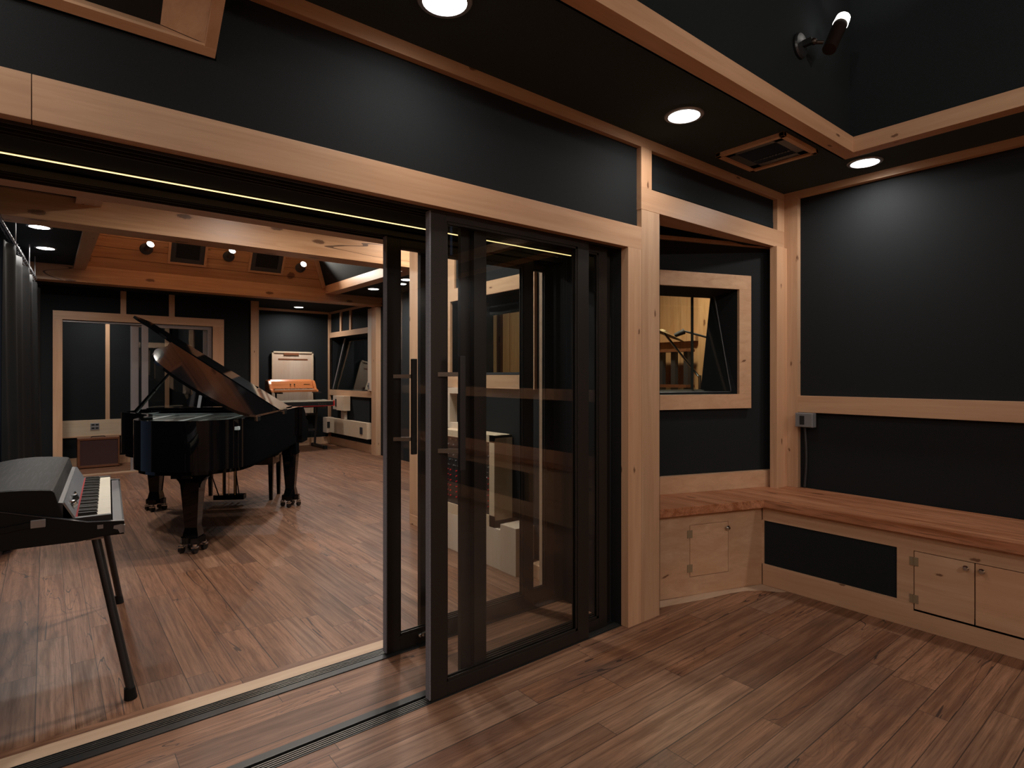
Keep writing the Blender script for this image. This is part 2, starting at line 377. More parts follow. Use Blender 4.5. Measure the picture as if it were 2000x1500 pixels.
# ---- angled niche wall with its window
A0 = R(-19.6)
nm = Matrix.Translation((3.202, 2.401, 0)) @ Matrix.Rotation(A0, 4, 'Z')    # local x along wall, local y away from us
w0, w1, wz0, wz1 = -.34, .638, 1.218, 1.953
struct('wall_niche', MB().box(-.6, w0, .012, .10, 0, 2.75, nm).box(w1, .995, .012, .10, 0, 2.75, nm).box(w0, w1, .012, .10, 0, wz0, nm).box(w0, w1, .012, .10, wz1, 2.75, nm), 'black')
struct('ceiling_niche', MB().box(2.6, 4.3, 2.05, 2.7, 2.40, 2.44), 'blackc')
struct('wall_niche_side', MB().box(2.66, 2.72, 2.12, 2.7, 0, 2.4), 'black')
def ntrim(mat, *a):
    _tn[0] += 1
    struct('trim_%d' % _tn[0], MB().box(*a, nm, .0015), mat)
ntrim('mx', -.6, 1.0, -.012, .012, 2.262, 2.288)
ntrim('mx', -.6, .985, -.03, .012, .556, .672)
wn = struct('window_1', MB().box(w0 - .1, w1 + .103, -.022, .012, wz1, wz1 + .1, nm, .0015).box(w0 - .1, w1 + .103, -.022, .012, wz0 - .1, wz0, nm, .0015)
            .box(w1, w1 + .103, -.022, .012, wz0, wz1, nm, .0015).box(w0 - .1, w0, -.022, .012, wz0, wz1, nm, .0015), 'mx')
# tapered black reveal, leaning pane
obj('mullion', MB().cyl(nm @ Vector((.445, .25, wz0 + .02)), nm @ Vector((.445, .25, wz1 - .02)), .012, seg=4), 'hole', wn)
rv = MB()
rv.quadprism([nm @ Vector(p) for p in ((w1, .0, wz0), (w1, .0, wz1), (.605, .25, wz1 - .025), (.52, .25, wz0 + .028))], (.02, .01, 0))
rv.quadprism([nm @ Vector(p) for p in ((w0, .0, wz1), (w1, .0, wz1), (.605, .25, wz1 - .03), (w0, .25, wz1 - .03))], (0, 0, .02))
rv.quadprism([nm @ Vector(p) for p in ((w0, .0, wz0), (w1, .0, wz0), (.52, .25, wz0 + .028), (w0, .25, wz0 + .028))], (0, 0, -.02))
rv.quadprism([nm @ Vector(p) for p in ((w0, .0, wz0), (w0, .0, wz1), (w0 + .02, .25, wz1), (w0 + .02, .25, wz0))], (-.02, 0, 0))
obj('reveal', rv, 'black', wn)
obj('pane', MB().quadprism([nm @ Vector(p) for p in ((w0, .05, wz0 + .01), (w1 - .02, .05, wz0 + .01), (w1 - .04, .19, wz1 - .02), (w0, .19, wz1 - .02))], (0, .006, 0)), 'wglass', wn)
gb = MB()
gb.cyl(nm @ Vector((w1 - .015, .045, wz0 + .01)), nm @ Vector((w1 - .05, .185, wz1 - .01)), .006)
gb.cyl(nm @ Vector((w0, .045, wz0 + .012)), nm @ Vector((w1 - .015, .045, wz0 + .012)), .008)
obj('glazing_bead', gb, 'abs', wn)

# ================================================================== SLIDING DOORS
# floor tracks
def track(name, y0, y1, lip0, lip1, grooves, label):
    t = struct(name, MB().box(-2.7, 2.43, y0, y1, -.02, -.006), 'groove')
    obj('lip', MB().box(-2.7, 2.43, lip0, lip1, -.02, .004, bev=.001), 'track', t)
    for g in grooves: obj('rail', MB().box(-2.7, 2.43, g - .0022, g + .0022, -.01, .0025), 'trackhi', t)
    obj('edge', MB().box(-2.7, 2.43, y0, y0 + .006, -.02, .002).box(-2.7, 2.43, y1 - .004, y1, -.02, .002), 'track', t)
    return t
track('floor_track_1', 2.063, 2.166, 2.126, 2.164, (2.076, 2.087, 2.098, 2.109), '')
track('floor_track_2', 2.525, 2.632, 2.527, 2.568, (2.58, 2.593, 2.606, 2.618), '')
# head: black soffit with two track housings
hd = struct('header_soffit', MB().box(-2.7, 2.43, 2.168, 2.53, 2.055, 2.09), 'blackc')
ht = MB().box(-2.7, 2.43, 2.064, 2.17, 2.05, 2.09)
for y in (2.066, 2.103, 2.139, 2.166): ht.box(-2.7, 2.43, y, y + .003, 2.028, 2.06)
struct('head_track_1', ht, 'steel')
ht = MB().box(-2.7, 2.43, 2.53, 2.64, 2.045, 2.09)
for y in (2.53, 2.552, 2.588, 2.634): ht.box(-2.7, 2.43, y, y + .003, 2.022, 2.06)
struct('head_track_2', ht, 'steel')
struct('wall_header_live_room', MB().box(-2.7, 2.75, 2.5, 2.72, 2.09, 3.2), 'black')
trim('pale', (-2.7, 2.46, 2.641, 2.735, 2.023, 2.15))
trim('pale', (2.424, 2.50, 2.641, 2.735, 0, 2.023))
struct('wall_pocket', MB().box(2.424, 2.432, 2.07, 2.64, 0, 2.05), 'abs')
led = struct('led_channel', MB().box(-2.7, 2.42, 2.420, 2.437, 2.052, 2.0555), 'abs')
led = obj('led_strip', MB().box(-2.7, 2.40, 2.4255, 2.4305, 2.049, 2.052), 'led')
tag(led, 'thin glowing warm LED line running along the black soffit above the sliding doors', 'strip light')

def door_leaf(n, x0, x1, y0, y1, z1, stile, rail, toprail, label, handle=None, latch=None, pile=True):
    d = thing('sliding_glass_door', label, 'door', ((x0 + x1) / 2, (y0 + y1) / 2, 0))
    fr = MB().box(x0, x0 + stile, y0, y1, .004, z1, bev=.002).box(x1 - stile, x1, y0, y1, .004, z1, bev=.002)
    fr.box(x0 + stile, x1 - stile, y0, y1, .004, rail, bev=.002).box(x0 + stile, x1 - stile, y0, y1, z1 - toprail, z1, bev=.002)
    obj('frame', fr, 'steel', d)
    b = MB(); g = .006
    for yy in (y0 + .004, y1 - .010):
        b.box(x0 + stile, x1 - stile, yy, yy + .006, rail, rail + .012).box(x0 + stile, x1 - stile, yy, yy + .006, z1 - toprail - .01, z1 - toprail)
        b.box(x0 + stile, x0 + stile + .006, yy, yy + .006, rail, z1 - toprail).box(x1 - stile - .012, x1 - stile, yy, yy + .006, rail, z1 - toprail)
    obj('glazing_bead', b, 'steel', d)
    ym = (y0 + y1) / 2
    obj('glass_pane', MB().box(x0 + stile, x1 - stile, ym - .004, ym + .004, rail, z1 - toprail), 'glass', d)
    if pile: obj('weather_seal', MB().box(x0 - .006, x0, y0 + .002, y1 - .002, .01, z1 - .004), 'pile', d, label='grey fuzzy edge seal')
    if handle:
        hx, hy, hz0, hz1, sx, zs = handle
        h = obj('pull_handle', MB().box(hx - .014, hx + .014, hy - .008, hy + .008, hz0, hz1, bev=.003), 'abs', d)
        for z in zs: obj('standoff', MB().quadprism([(sx - .004, y0, z - .009), (sx + .012, y0, z - .009), (sx + .012, y0, z + .009), (sx - .004, y0, z + .009)], (hx - sx, hy - y0, 0)), 'stand', h)
    if latch: obj('latch_roller', MB().ball((latch[0], y0 - .006, .05), .011).ball((latch[0] + .02, y0 - .006, .045), .009).cyl((latch[0], y0 - .01, .055), (latch[0] + .03, y0 - .01, .06), .005), 'chrome', d)
    return d
door_leaf(1, 1.238, 2.172, 2.068, 2.103, 2.033, .078, .060, .035, 'nearest black framed sliding glass door on the front track with tall pull handle', (1.345, 2.0, .956, 1.43, 1.275, (1.036, 1.354)))
door_leaf(2, 1.482, 2.355, 2.107, 2.137, 2.033, .064, .060, .035, 'black framed sliding glass door just behind the nearest leaf, by the maple post', None, None, False)
door_leaf(3, 1.434, 2.415, 2.141, 2.165, 2.033, .062, .060, .035, 'rearmost black framed sliding glass door of the front stack, against the black pocket', None, None, False)
door_leaf(4, 1.284, 2.217, 2.552, 2.586, 2.025, .070, .072, .045, 'black framed sliding glass door on the rear track with pull handle and roller latch', (1.395, 2.49, .966, 1.43, 1.32, (1.04, 1.345)), (1.46,))
door_leaf(5, 1.49, 2.415, 2.592, 2.622, 2.025, .060, .072, .045, 'black framed glass door stacked behind the handled leaf on the rear track', None, None, False)

# ================================================================== BENCH AND CABINETS
bt = MB().prism([(3.57, -2.7), (3.57, 1.869), (2.75, 2.143), (2.75, 2.565), (3.19, 2.405), (4.12, 2.075), (4.185, 2.03), (4.185, -2.7)], .505, .556, bev=.002)
tag(obj('built_in_bench', bt, 'oaky'), 'thick knotty oak bench top running along the right wall and into the angled niche', 'bench')
cb = thing('bench_cabinet', 'maple bench base with black panel and two knobbed doors under the oak top, right wall', 'cabinet', (3.9, 0, 0))
X0, X1 = 3.61, 3.64
obj('face_frame', MB().box(X0, X1, -2.7, 1.90, .0, .135).box(X0, X1, -2.7, 1.90, .415, .504).box(X0, X1, 1.891, 1.905, .135, .415).box(X0, X1, 1.064, 1.142, .135, .415)
    .box(X0, X1, .02, .54, .135, .415).box(X0, X1, -2.7, -1.6, .135, .415).box(X0, X1, 1.064, .54, .095, .135), 'my', cb)
obj('fabric_panel', MB().box(X0 + .008, X1, 1.142, 1.891, .135, .415), 'black', cb, label='black fabric panel')
obj('fabric_panel', MB().box(X0 + .008, X1, -1.6, .02, .135, .415), 'black', cb, label='black fabric panel')
obj('shadow_gap', MB().box(X1 - .006, X1 + .02, .54, 1.064, .10, .418), 'hole', cb)
for (ya, yb, ky, hs) in ((.8045, 1.060, .835, 1), (.544, .7995, .772, 0)):
    dr = obj('cabinet_door', MB().box(X0 - .001, X0 + .018, ya, yb, .105, .411, bev=.0012), 'my', cb)
    obj('knob', MB().lathe([(0, .028), (.009, .0265), (.0145, .020), (.013, .013), (.006, .009), (.006, 0)], (X0, ky, .382), (-1, 0, 0)), 'chrome', dr, smooth=True)
    hy = 1.062 if hs else .542
    for z in (.358, .158): obj('hinge', MB().box(X0 - .004, X0, hy - .02, hy + .02, z - .022, z + .022).cyl((X0 - .004, hy, z - .022), (X0 - .004, hy, z + .022), .003, seg=8), 'oldbrass', dr)
n2 = Matrix.Translation((3.61, 1.905, 0)) @ Matrix.Rotation(R(-18.6), 4, 'Z')
cn = thing('niche_cabinet', 'angled maple bench base with one small hinged door, in the niche beside the post', 'cabinet', (3.2, 2.1, 0))
obj('face_panel', MB().box(-.92, -.562, 0, .03, 0, .504, n2).box(-.268, .0, 0, .03, 0, .504, n2).box(-.562, -.268, 0, .03, 0, .112, n2).box(-.562, -.268, 0, .03, .431, .504, n2), 'mx', cn)
obj('shadow_gap', MB().box(-.565, -.265, .025, .035, .11, .433, n2), 'hole', cn)
dr = obj('cabinet_door', MB().box(-.559, -.271, -.001, .016, .1145, .4285, n2, .0012), 'mx', cn)
obj('knob', MB().lathe([(0, .028), (.009, .0265), (.0145, .020), (.013, .013), (.006, .009), (.006, 0)], n2 @ Vector((-.283, 0, .393)), n2.to_3x3() @ Vector((0, -1, 0))), 'chrome', dr, smooth=True)
for z in (.375, .165): obj('hinge', MB().box(-.580, -.542, -.003, 0, z - .024, z + .024, n2), 'oldbrass', dr)
# little power box and its flex
jb = thing('junction_box', 'small grey steel junction box on the chair rail corner post, above the bench', 'electrical box', (4.15, 1.86, 1.04))
obj('box', MB().box(4.095, 4.15, 1.80, 1.918, .99, 1.088, bev=.004), 'grey', jb)
obj('cover_plate', MB().box(4.089, 4.0945, 1.803, 1.915, .993, 1.085, bev=.002), 'grey', jb)
obj('socket', MB().box(4.087, 4.0885, 1.853, 1.885, 1.008, 1.069), 'hole', jb)
for z in (1.077, 1.0): obj('screw', MB().ball((4.089, 1.869, z), .003, 6), 'chrome', jb)
cp = [(4.165, 1.885 - .012 * math.sin(k / 12 * PI), .99 - k * .0355) for k in range(13)]
cdm = MB()
for a, b in zip(cp, cp[1:]):
    for j in range(4):
        p = Vector(a).lerp(Vector(b), j / 4); q = Vector(a).lerp(Vector(b), (j + .55) / 4); cdm.cyl(p, q, .0085, seg=10)
    cdm.cyl(a, b, .0065, seg=8)
tag(obj('flexible_conduit', cdm, 'dgrey'), 'black ribbed cable conduit dropping from the junction box to the bench', 'conduit')

# ================================================================== CEILING FIXTURES
def downlight(x, y, z, label, power=30., r=.076, col=(1., .955, .90)):
    t = thing('downlight', label, 'ceiling light', (x, y, z), 0, 'round recessed ceiling lights')
    obj('trim_ring', MB().lathe([(r + .001, .0), (r + .002, -.006), (r + .017, -.005), (r + .021, .0)]), 'grey', t, local=True, smooth=True)
    obj('lens', MB().lathe([(r, -.0), (r * .98, -.006), (r * .7, -.0105), (0, -.012)]), 'lens', t, local=True, smooth=True)
    L = bpy.data.lights.new('downlight_lamp', 'AREA'); L.shape = 'DISK'; L.size = r * 1.9; L.energy = power; L.color = col; L.spread = R(165)
    lo = bpy.data.objects.new('downlight_lamp', L); C.objects.link(lo); lo.parent = t; lo.location = (0, 0, -.0135)
    return t
DL = [(1.085, 1.72, 'downlight cut by the top edge of the photo, above the sliding doors'),
      (2.50, 1.725, 'bright downlight above the maple post, left of the square ceiling vent'),
      (3.915, 1.41, 'bright downlight in the right corner, just under the maple tray corner'),
      (-.36, 1.72, 'downlight above the left end of the maple door header, out of frame'),
      (3.93, -2.25, 'added fill downlight at the far right rear of the control room, out of frame'),  # unseen downlight added for fill, as are the two rear ones below
      (1.4, -2.0, 'added fill downlight behind the camera, out of frame'), (-1.9, 1.72, 'downlight at the far left of the door header, out of frame'),
      (-2.0, -1.2, 'added fill downlight in the rear left corner, out of frame')]
P_NEAR = 10.
for x, y, lb in DL: downlight(x, y, CZ, lb, P_NEAR * (3.6 if y < 0 else .8 if x > 3 else .38))
# square vent in the control-room ceiling
v = thing('ceiling_vent', 'square black louvred ceiling vent in a maple frame beside the tray corner', 'air vent', (3.31, 1.72, CZ))
vx0, vx1, vy0, vy1, vz = 3.075, 3.485, 1.50, 1.905, CZ - .022
obj('wood_frame', MB().box(vx0, vx1, vy0, vy0 + .028, vz, CZ, bev=.001).box(vx0, vx1, vy1 - .028, vy1, vz, CZ, bev=.001).box(vx0, vx0 + .028, vy0, vy1, vz, CZ).box(vx1 - .028, vx1, vy0, vy1, vz, CZ), 'mx', v)
obj('grille_frame', MB().box(vx0 + .03, vx1 - .03, vy0 + .03, vy0 + .085, CZ - .012, CZ - .006).box(vx0 + .03, vx1 - .03, vy1 - .085, vy1 - .03, CZ - .012, CZ - .006)
    .box(vx0 + .03, vx0 + .085, vy0 + .03, vy1 - .03, CZ - .012, CZ - .006).box(vx1 - .085, vx1 - .03, vy0 + .03, vy1 - .03, CZ - .012, CZ - .006).box(vx1 - .15, vx1 - .138, vy0 + .08, vy1 - .08, CZ - .012, CZ - .005), 'dgrey', v)
lv = MB()
for k in range(13):
    yy = vy0 + .09 + k * .0185
    lv.box(vx0 + .083, vx1 - .083, yy, yy + .004, CZ - .016, CZ - .004, Matrix.Translation((0, yy, CZ - .01)) @ Matrix.Rotation(R(35), 4, 'X') @ Matrix.Translation((0, -yy, -CZ + .01)))
obj('louvres', lv, 'abs', v)
# wall-wash spot in the tray
sp = thing('spotlight', 'bronze swivel spotlight on the dark tray wall aiming up, glowing bulb end', 'spotlight', (3.033, 1.40, 3.05))
bx = Vector((3.033, 1.402, 3.05))
obj('base_plate', MB().lathe([(0, .0), (.062, .0), (.064, .010), (.058, .019), (.02, .024), (0, .024)], bx, (0, -1, 0)).box(3.02, 3.045, 1.335, 1.38, 3.035, 3.065), 'abs', sp)
obj('swivel_joint', MB().ball((3.04, 1.33, 3.045), .017).cyl((3.04, 1.34, 3.045), (3.075, 1.30, 3.04), .009), 'bronze', sp)
ax0, ax1 = Vector((3.110, 1.285, 3.01)), Vector((3.205, 1.27, 3.165))
hd_ = obj('lamp_head', MB().cyl(ax0, ax1, .033, .035, 24), 'bronze', sp, smooth=True)
dv = (ax1 - ax0).normalized()
obj('bulb', MB().cyl(ax1, ax1 + dv * .05, .037, .034, 24), 'bulb', hd_)
L = bpy.data.lights.new('spot_lamp', 'SPOT'); L.energy = 3; L.spot_size = R(100); L.spot_blend = .8; L.shadow_soft_size = .03; L.color = (1., .93, .85)
lo = bpy.data.objects.new('spot_lamp', L); C.objects.link(lo); lo.parent = sp; lo.location = (ax1 + dv * .06) - sp.location; lo.rotation_euler = (-dv).to_track_quat('Z', 'Y').to_euler()
# unseen spots added on the opposite tray walls as fill light
for nm_, p_, d_ in (('added fill spotlight on the rear tray wall aiming across the tray, out of frame', (2.2, -1.5, 3.05), (.45, .9, .12)), ('added fill spotlight on the rear tray wall near its left end, out of frame', (.2, -1.5, 3.05), (.5, .9, .12)), ('added fill spotlight on the left tray wall aiming right, out of frame', (-1.6, .0, 3.05), (1, .1, .1))):
    t_ = thing('spotlight', nm_, 'spotlight', p_); p_ = Vector(p_); d_ = Vector(d_).normalized()
    n_ = Vector((0, 1, 0)) if p_.x > -1 else Vector((1, 0, 0))
    obj('base_plate', MB().lathe([(0, .0), (.062, .0), (.064, .010), (.058, .019), (.02, .024), (0, .024)], p_, n_), 'abs', t_)
    obj('swivel_joint', MB().cyl(p_ + n_ * .02, p_ + n_ * .09, .009), 'bronze', t_)
    h_ = obj('lamp_head', MB().cyl(p_ + n_ * .09, p_ + n_ * .09 + d_ * .17, .033, .035, 24), 'bronze', t_, smooth=True)
    obj('bulb', MB().cyl(p_ + n_ * .09 + d_ * .17, p_ + n_ * .09 + d_ * .2, .033, .03, 24), 'bulb', h_)
    L = bpy.data.lights.new('spot_lamp', 'SPOT'); L.energy = 60; L.spot_size = R(110); L.spot_blend = .8; L.shadow_soft_size = .04; L.color = (1., .93, .85)
    lo = bpy.data.objects.new('spot_lamp', L); C.objects.link(lo); lo.parent = t_; lo.location = n_ * .09 + d_ * .22; lo.rotation_euler = (-d_).to_track_quat('Z', 'Y').to_euler()
# slanted speaker soffit over the door header
th = R(50); up = Vector((0, -math.sin(th), math.cos(th))); inn = Vector((0, math.cos(th), math.sin(th)))
O = Vector((.424, 2.045, 2.367))
sf = thing('slanted_soffit_panel', 'slanted maple framed black opening leaning out above the door header, top left corner', 'soffit', (-.2, 1.9, 2.42))
def sq(x0, x1, s0, s1, d0, d1): 
    return [O + Vector((x - O.x, 0, 0)) + up * s + inn * d0 for x, s in ((x0, s0), (x1, s0), (x1, s1), (x0, s1))], inn * (d1 - d0)
def sbox(mb, *a):
    q, d = sq(*a); mb.quadprism(q, d); return mb
obj('bottom_board', sbox(MB(), -1.2, .424, 0, .030, -.004, .014), 'mx', sf)
obj('side_board', sbox(MB(), .391, .424, .030, .42, -.004, .014), 'my', sf)
jm = MB().quadprism([O + Vector((-.034, 0, 0)) + up * .03 + inn * .014, O + Vector((-.034, 0, 0)) + up * .40 + inn * .014,
                     O + Vector((-.145, 0, 0)) + up * .34 + inn * .085, O + Vector((-.145, 0, 0)) + up * .014 + inn * .085], (.012, 0, .004))
obj('splayed_jamb', jm, 'my', sf)
obj('bottom_reveal', MB().quadprism([O + Vector((-1.6, 0, 0)) + up * .028 + inn * .014, O + Vector((-.034, 0, 0)) + up * .028 + inn * .014,
                     O + Vector((-.145, 0, 0)) + up * .012 + inn * .085, O + Vector((-1.6, 0, 0)) + up * .012 + inn * .085], (0, 0, -.004)), 'mx', sf)
obj('fabric_back', sbox(MB(), -1.2, .30, 0.005, .34, .086, .10), 'hole', sf)

# ================================================================== LIVE ROOM SHELL
struct('wall_live_left', MB().box(-.95, -.85, 2.7, 3.3, 0, 3.2).box(-.95, -.85, 8.7, 9.6, 0, 3.2).box(-.95, -.85, 3.3, 8.7, 2.35, 3.2).box(-.95, -.85, 3.3, 8.7, 0, .25).box(-.95, -.85, 3.3, 5.07, .25, 2.35), 'black')
wl = struct('window_2', MB().box(-.93, -.84, 3.3, 8.7, .25, .31).box(-.93, -.84, 3.3, 8.7, 2.28, 2.35).box(-.93, -.84, 3.3, 3.36, .3, 2.3).box(-.93, -.84, 8.64, 8.7, .3, 2.3)
            .box(-.93, -.84, 5.07, 5.13, .3, 2.3).box(-.93, -.84, 6.87, 6.93, .3, 2.3), 'alu')
obj('pane', MB().box(-.89, -.884, 3.36, 8.64, .31, 2.28), 'glass', wl)
DY = 9.60   # plane of the far-left wall with the sliding doors
struct('wall_far', MB().box(-.95, .178, DY, DY + .12, 0, 2.51).box(1.96, 2.5, DY, DY + .12, 0, 2.51).box(.178, 1.96, DY, DY + .12, 2.08, 2.51).box(2.5, 2.6, DY, 11.25, 0, 2.6).box(-.95, 4.6, 8.99, DY + .1, 2.74, 3.7).box(-.95, 2.6, 9.19, DY + .1, 2.512, 2.72), 'black')
struct('wall_alcove', MB().box(2.5, 4.6, 11.25, 11.35, 0, 2.7), 'black')
struct('wall_live_right', MB().box(4.42, 4.52, 4.7, 9.45, 0, 3.2).box(4.42, 4.52, 11.30, 11.35, 0, 3.2).box(4.42, 4.52, 9.4, 11.35, 0, 1.07).box(4.42, 4.52, 9.4, 11.35, 2.09, 3.2), 'black')
struct('ceiling_alcove', MB().box(2.5, 4.6, 9.19, 11.35, 2.60, 2.66), 'blackc')
struct('ceiling_live_left', MB().box(-.95, .30, 2.7, 9.2, 2.705, 2.76), 'blackc')
struct('ceiling_live_right', MB().box(3.6, 4.52, 5.7, 9.2, 2.655, 2.71), 'blackc')
struct('ceiling_live_front', MB().box(.30, 4.52, 2.7, 5.78, 3.0, 3.06), 'px')
# beams
trim('px', (-.95, 4.5, 5.53, 5.78, 2.506, 2.99))
trim('px', (-.95, 4.5, 8.97, 9.19, 2.51, 2.72))
trim('my', (.18, .34, 2.75, 5.53, 2.66, 2.72))
trim('my', (.272, .385, 5.78, 8.97, 2.665, 2.75))
trim('my', (3.441, 3.62, 5.78, 8.97, 2.634, 2.764))
trim('mz', (.385, .40, 5.78, 8.97, 2.68, 2.78))
# cladding above the far beam, leaning back 30 degrees
tc = R(30)
cu = Vector((0, -math.sin(tc), math.cos(tc))); cn_ = Vector((0, math.cos(tc), math.sin(tc))); c0 = Vector((0, 8.97, 2.715))
mb = MB()
for k in range(7):
    s0, s1 = k * .142, (k + 1) * .142 - .006
    xa, xb = .385 + s0 * .12, 3.441 - s0 * .45
    mb.quadprism([c0 + Vector((xa, 0, 0)) + cu * s0, c0 + Vector((xb, 0, 0)) + cu * s0, c0 + Vector((xb - .064, 0, 0)) + cu * s1, c0 + Vector((xa + .017, 0, 0)) + cu * s1], cn_ * .02)
struct('ceiling_vault_cladding', mb, 'px')
hi = 2.715 + .99 * math.cos(tc); yv = 8.97 - .99 * math.sin(tc)
struct('ceiling_vault_top', MB().box(.3, 3.3, 5.7, yv + .05, hi, hi + .05), 'mx')
struct('ceiling_vault_side', MB().quadprism([(3.441, 5.78, 2.76), (3.441, 8.97, 2.76), (3.441 - .45 * .94, 8.97 - .94 * .5, 2.76 + .94 * .866), (3.0, 5.78, 2.76 + .94 * .866)], (.03, 0, .02)), 'black')
struct('ceiling_vault_left', MB().quadprism([(.392, 5.78, 2.74), (.392, 8.97, 2.74), (.50, 8.5, 3.56), (.50, 5.78, 3.56)], (-.03, 0, .0)), 'my')
trim_mb('mz', MB().quadprism([(3.38, 8.955, 2.72), (3.441, 8.955, 2.745), (3.441 - .42, 8.97 - .47, 3.56), (3.36 - .42, 8.97 - .47, 3.56)], (0, -.02, -.012)))
# small framed vent on the black slope
vt = MB()
o3 = Vector((3.26, 8.15, 3.14)); e1 = Vector((0, -1, 0)); e2 = Vector((-.45, -.0, .866)).normalized(); nn = Vector((-.02, 0, -.012))
def q3(a0, a1, b0, b1): return [o3 + e1 * a + e2 * b for a, b in ((a0, b0), (a1, b0), (a1, b1), (a0, b1))]
for a in ((0, .62, 0, .03), (0, .03, 0, .4), (.59, .62, 0, .4), (0, .62, .37, .40)): vt.quadprism(q3(*a), nn)
vs = thing('framed_slope_vent', 'small maple framed slot vent on the dark slope, right of the three spotlights', 'air vent', o3)
obj('frame', vt, 'my', vs)
vt = MB()
for k in range(7): vt.quadprism(q3(.03, .59, .045 + k * .047, .06 + k * .047), nn)
obj('slats', vt, 'dgrey', vs)
# vents in the cladding
def pl(x, s, d=0.): return c0 + Vector((x, 0, 0)) + cu * s - cn_ * d
def wall_vent(x0, x1, label):
    t = thing('wall_vent', label, 'air vent', pl((x0 + x1) / 2, .3))
    def qb(m, a0, a1, b0, b1, d0, d1): m.quadprism([pl(a0, b0, d0), pl(a1, b0, d0), pl(a1, b1, d0), pl(a0, b1, d0)], -cn_ * (d1 - d0))
    m = MB(); qb(m, x0 - .03, x1 + .03, .155, .18, 0, .022); qb(m, x0 - .03, x0, .18, .55, 0, .022); qb(m, x1, x1 + .03, .18, .55, 0, .022); qb(m, x0 - .03, x1 + .03, .55, .575, 0, .022)
    obj('wood_frame', m, 'mx', t)
    m = MB(); qb(m, x0, x1, .18, .24, 0, .012); qb(m, x0, x1, .49, .55, 0, .012); qb(m, x0, x0 + .06, .24, .49, 0, .012); qb(m, x1 - .06, x1, .24, .49, 0, .012)
    obj('grille_frame', m, 'dgrey', t)
    m = MB(); qb(m, x0 + .05, x1 - .05, .23, .5, 0, .002); obj('duct_opening', m, 'hole', t)
    m = MB()
    for k in range(12): qb(m, x0 + .06, x1 - .06, .25 + k * .02, .254 + k * .02, .004, .009)
    for k in range(14): a = x0 + .07 + k * (x1 - x0 - .14) / 13; qb(m, a, a + .004, .24, .49, .004, .008)
    obj('louvres', m, 'abs', t)
wall_vent(1.296, 1.70, 'left black ventilation grille set in the pine cladding above the far beam')
wall_vent(2.30, 2.73, 'right black ventilation grille set in the pine cladding above the far beam')
# three bulbs on round bases
def clad_spot(x, s, d, label, power=9):
    p = pl(x, s); t = thing('wall_spotlight', label, 'spotlight', p)
    obj('base_plate', MB().lathe([(0, .0), (.075, .0), (.075, .014), (.05, .03), (0, .034)], p, -cn_), 'dgrey', t, smooth=True)
    d = Vector(d).normalized(); a = p - cn_ * .03; b = a + d * .13
    h = obj('lamp_head', MB().cyl(a, b, .030, .045, 20), 'dgrey', t, smooth=True)
    obj('bulb', MB().lathe([(0, .012), (.03, .010), (.043, .0), (0, -.001)], b, d), 'bulb', h, smooth=True)
    L = bpy.data.lights.new('wall_spot_lamp', 'SPOT'); L.energy = power; L.spot_size = R(165); L.spot_blend = .6; L.shadow_soft_size = .04; L.color = (1., .92, .80)
    lo = bpy.data.objects.new('wall_spot_lamp', L); C.objects.link(lo); lo.parent = t; lo.location = b + d * .03 - p; lo.rotation_euler = (-d).to_track_quat('Z', 'Y').to_euler()
clad_spot(1.02, .315, (.20, -.75, .35), 'leftmost glowing spotlight on the pine cladding, left of the left grille', 60)
clad_spot(2.0, .345, (.1, -.70, .45), 'middle glowing spotlight on the pine cladding between the two grilles', 60)
clad_spot(3.0, .30, (.0, -.80, .30), 'rightmost glowing spotlight on the pine cladding near the dark slope', 60)
for x, y, z, lb, pw in ((-.04, 6.82, 2.705, 'nearer of two downlights in the black ceiling over the curtain', 22), (.005, 7.92, 2.705, 'farther of two downlights in the black ceiling over the curtain', 22),
                    (3.86, 8.12, 2.655, 'downlight in the dark ceiling strip right of the live room side beam', 22), (3.84, 7.05, 2.655, 'downlight seen through the rear door glass, right of the side beam', 22),
                    (3.62, 10.72, 2.60, 'small downlight in the alcove ceiling above the wooden keyboard', 22),
                    (-.1, 4.2, 2.705, 'downlight above the stage piano, hidden by the door header', 13), (1.5, 4.3, 3.0, 'downlight in the front ceiling of the live room, hidden', 34), (3.1, 5.0, 3.0, 'downlight by the booth corner of the live room, hidden', 22),
                    (1.9, 3.5, 3.0, 'downlight in front of the booth window wall, hidden by the header', 36)):
    downlight(x, y, z, lb, pw)

# ---- far wall joinery and sliding doors
trim('mx', (.078, 2.112, DY - .025, DY, 2.082, 2.195))
trim('mz', (.078, .178, DY - .025, DY + .12, 0, 2.082))
trim('mz', (1.96, 2.112, DY - .025, DY + .12, 0, 2.082))
trim('mz', (.808, .875, DY - .02, DY, 2.195, 2.51))
trim('mz', (1.388, 1.46, DY - .02, DY, 2.195, 2.51))
trim('mz', (2.495, 2.612, DY - .03, DY + .1, 0, 2.51))
trim('mx', (2.11, 2.5, DY - .02, DY, 0, .13)); trim('mx', (-.95, .078, DY - .02, DY, 0, .13))
fd = thing('sliding_glass_door', 'closed glass slider with aluminium frame behind the piano, right half of far opening', 'door', (1.5, DY + .05, 0))
obj('frame', MB().box(1.06, 1.14, DY + .03, DY + .07, .01, 2.07, bev=.003).box(1.90, 1.955, DY + .03, DY + .07, .01, 2.07).box(1.14, 1.90, DY + .03, DY + .07, .01, .20).box(1.14, 1.90, DY + .03, DY + .07, 2.03, 2.07), 'alu', fd)
obj('glass_pane', MB().box(1.14, 1.90, DY + .048, DY + .054, .20, 2.03), 'glass', fd)
fd = thing('sliding_glass_door', 'aluminium framed slider edge standing open at the middle of the far opening', 'door', (1., DY + .09, 0))
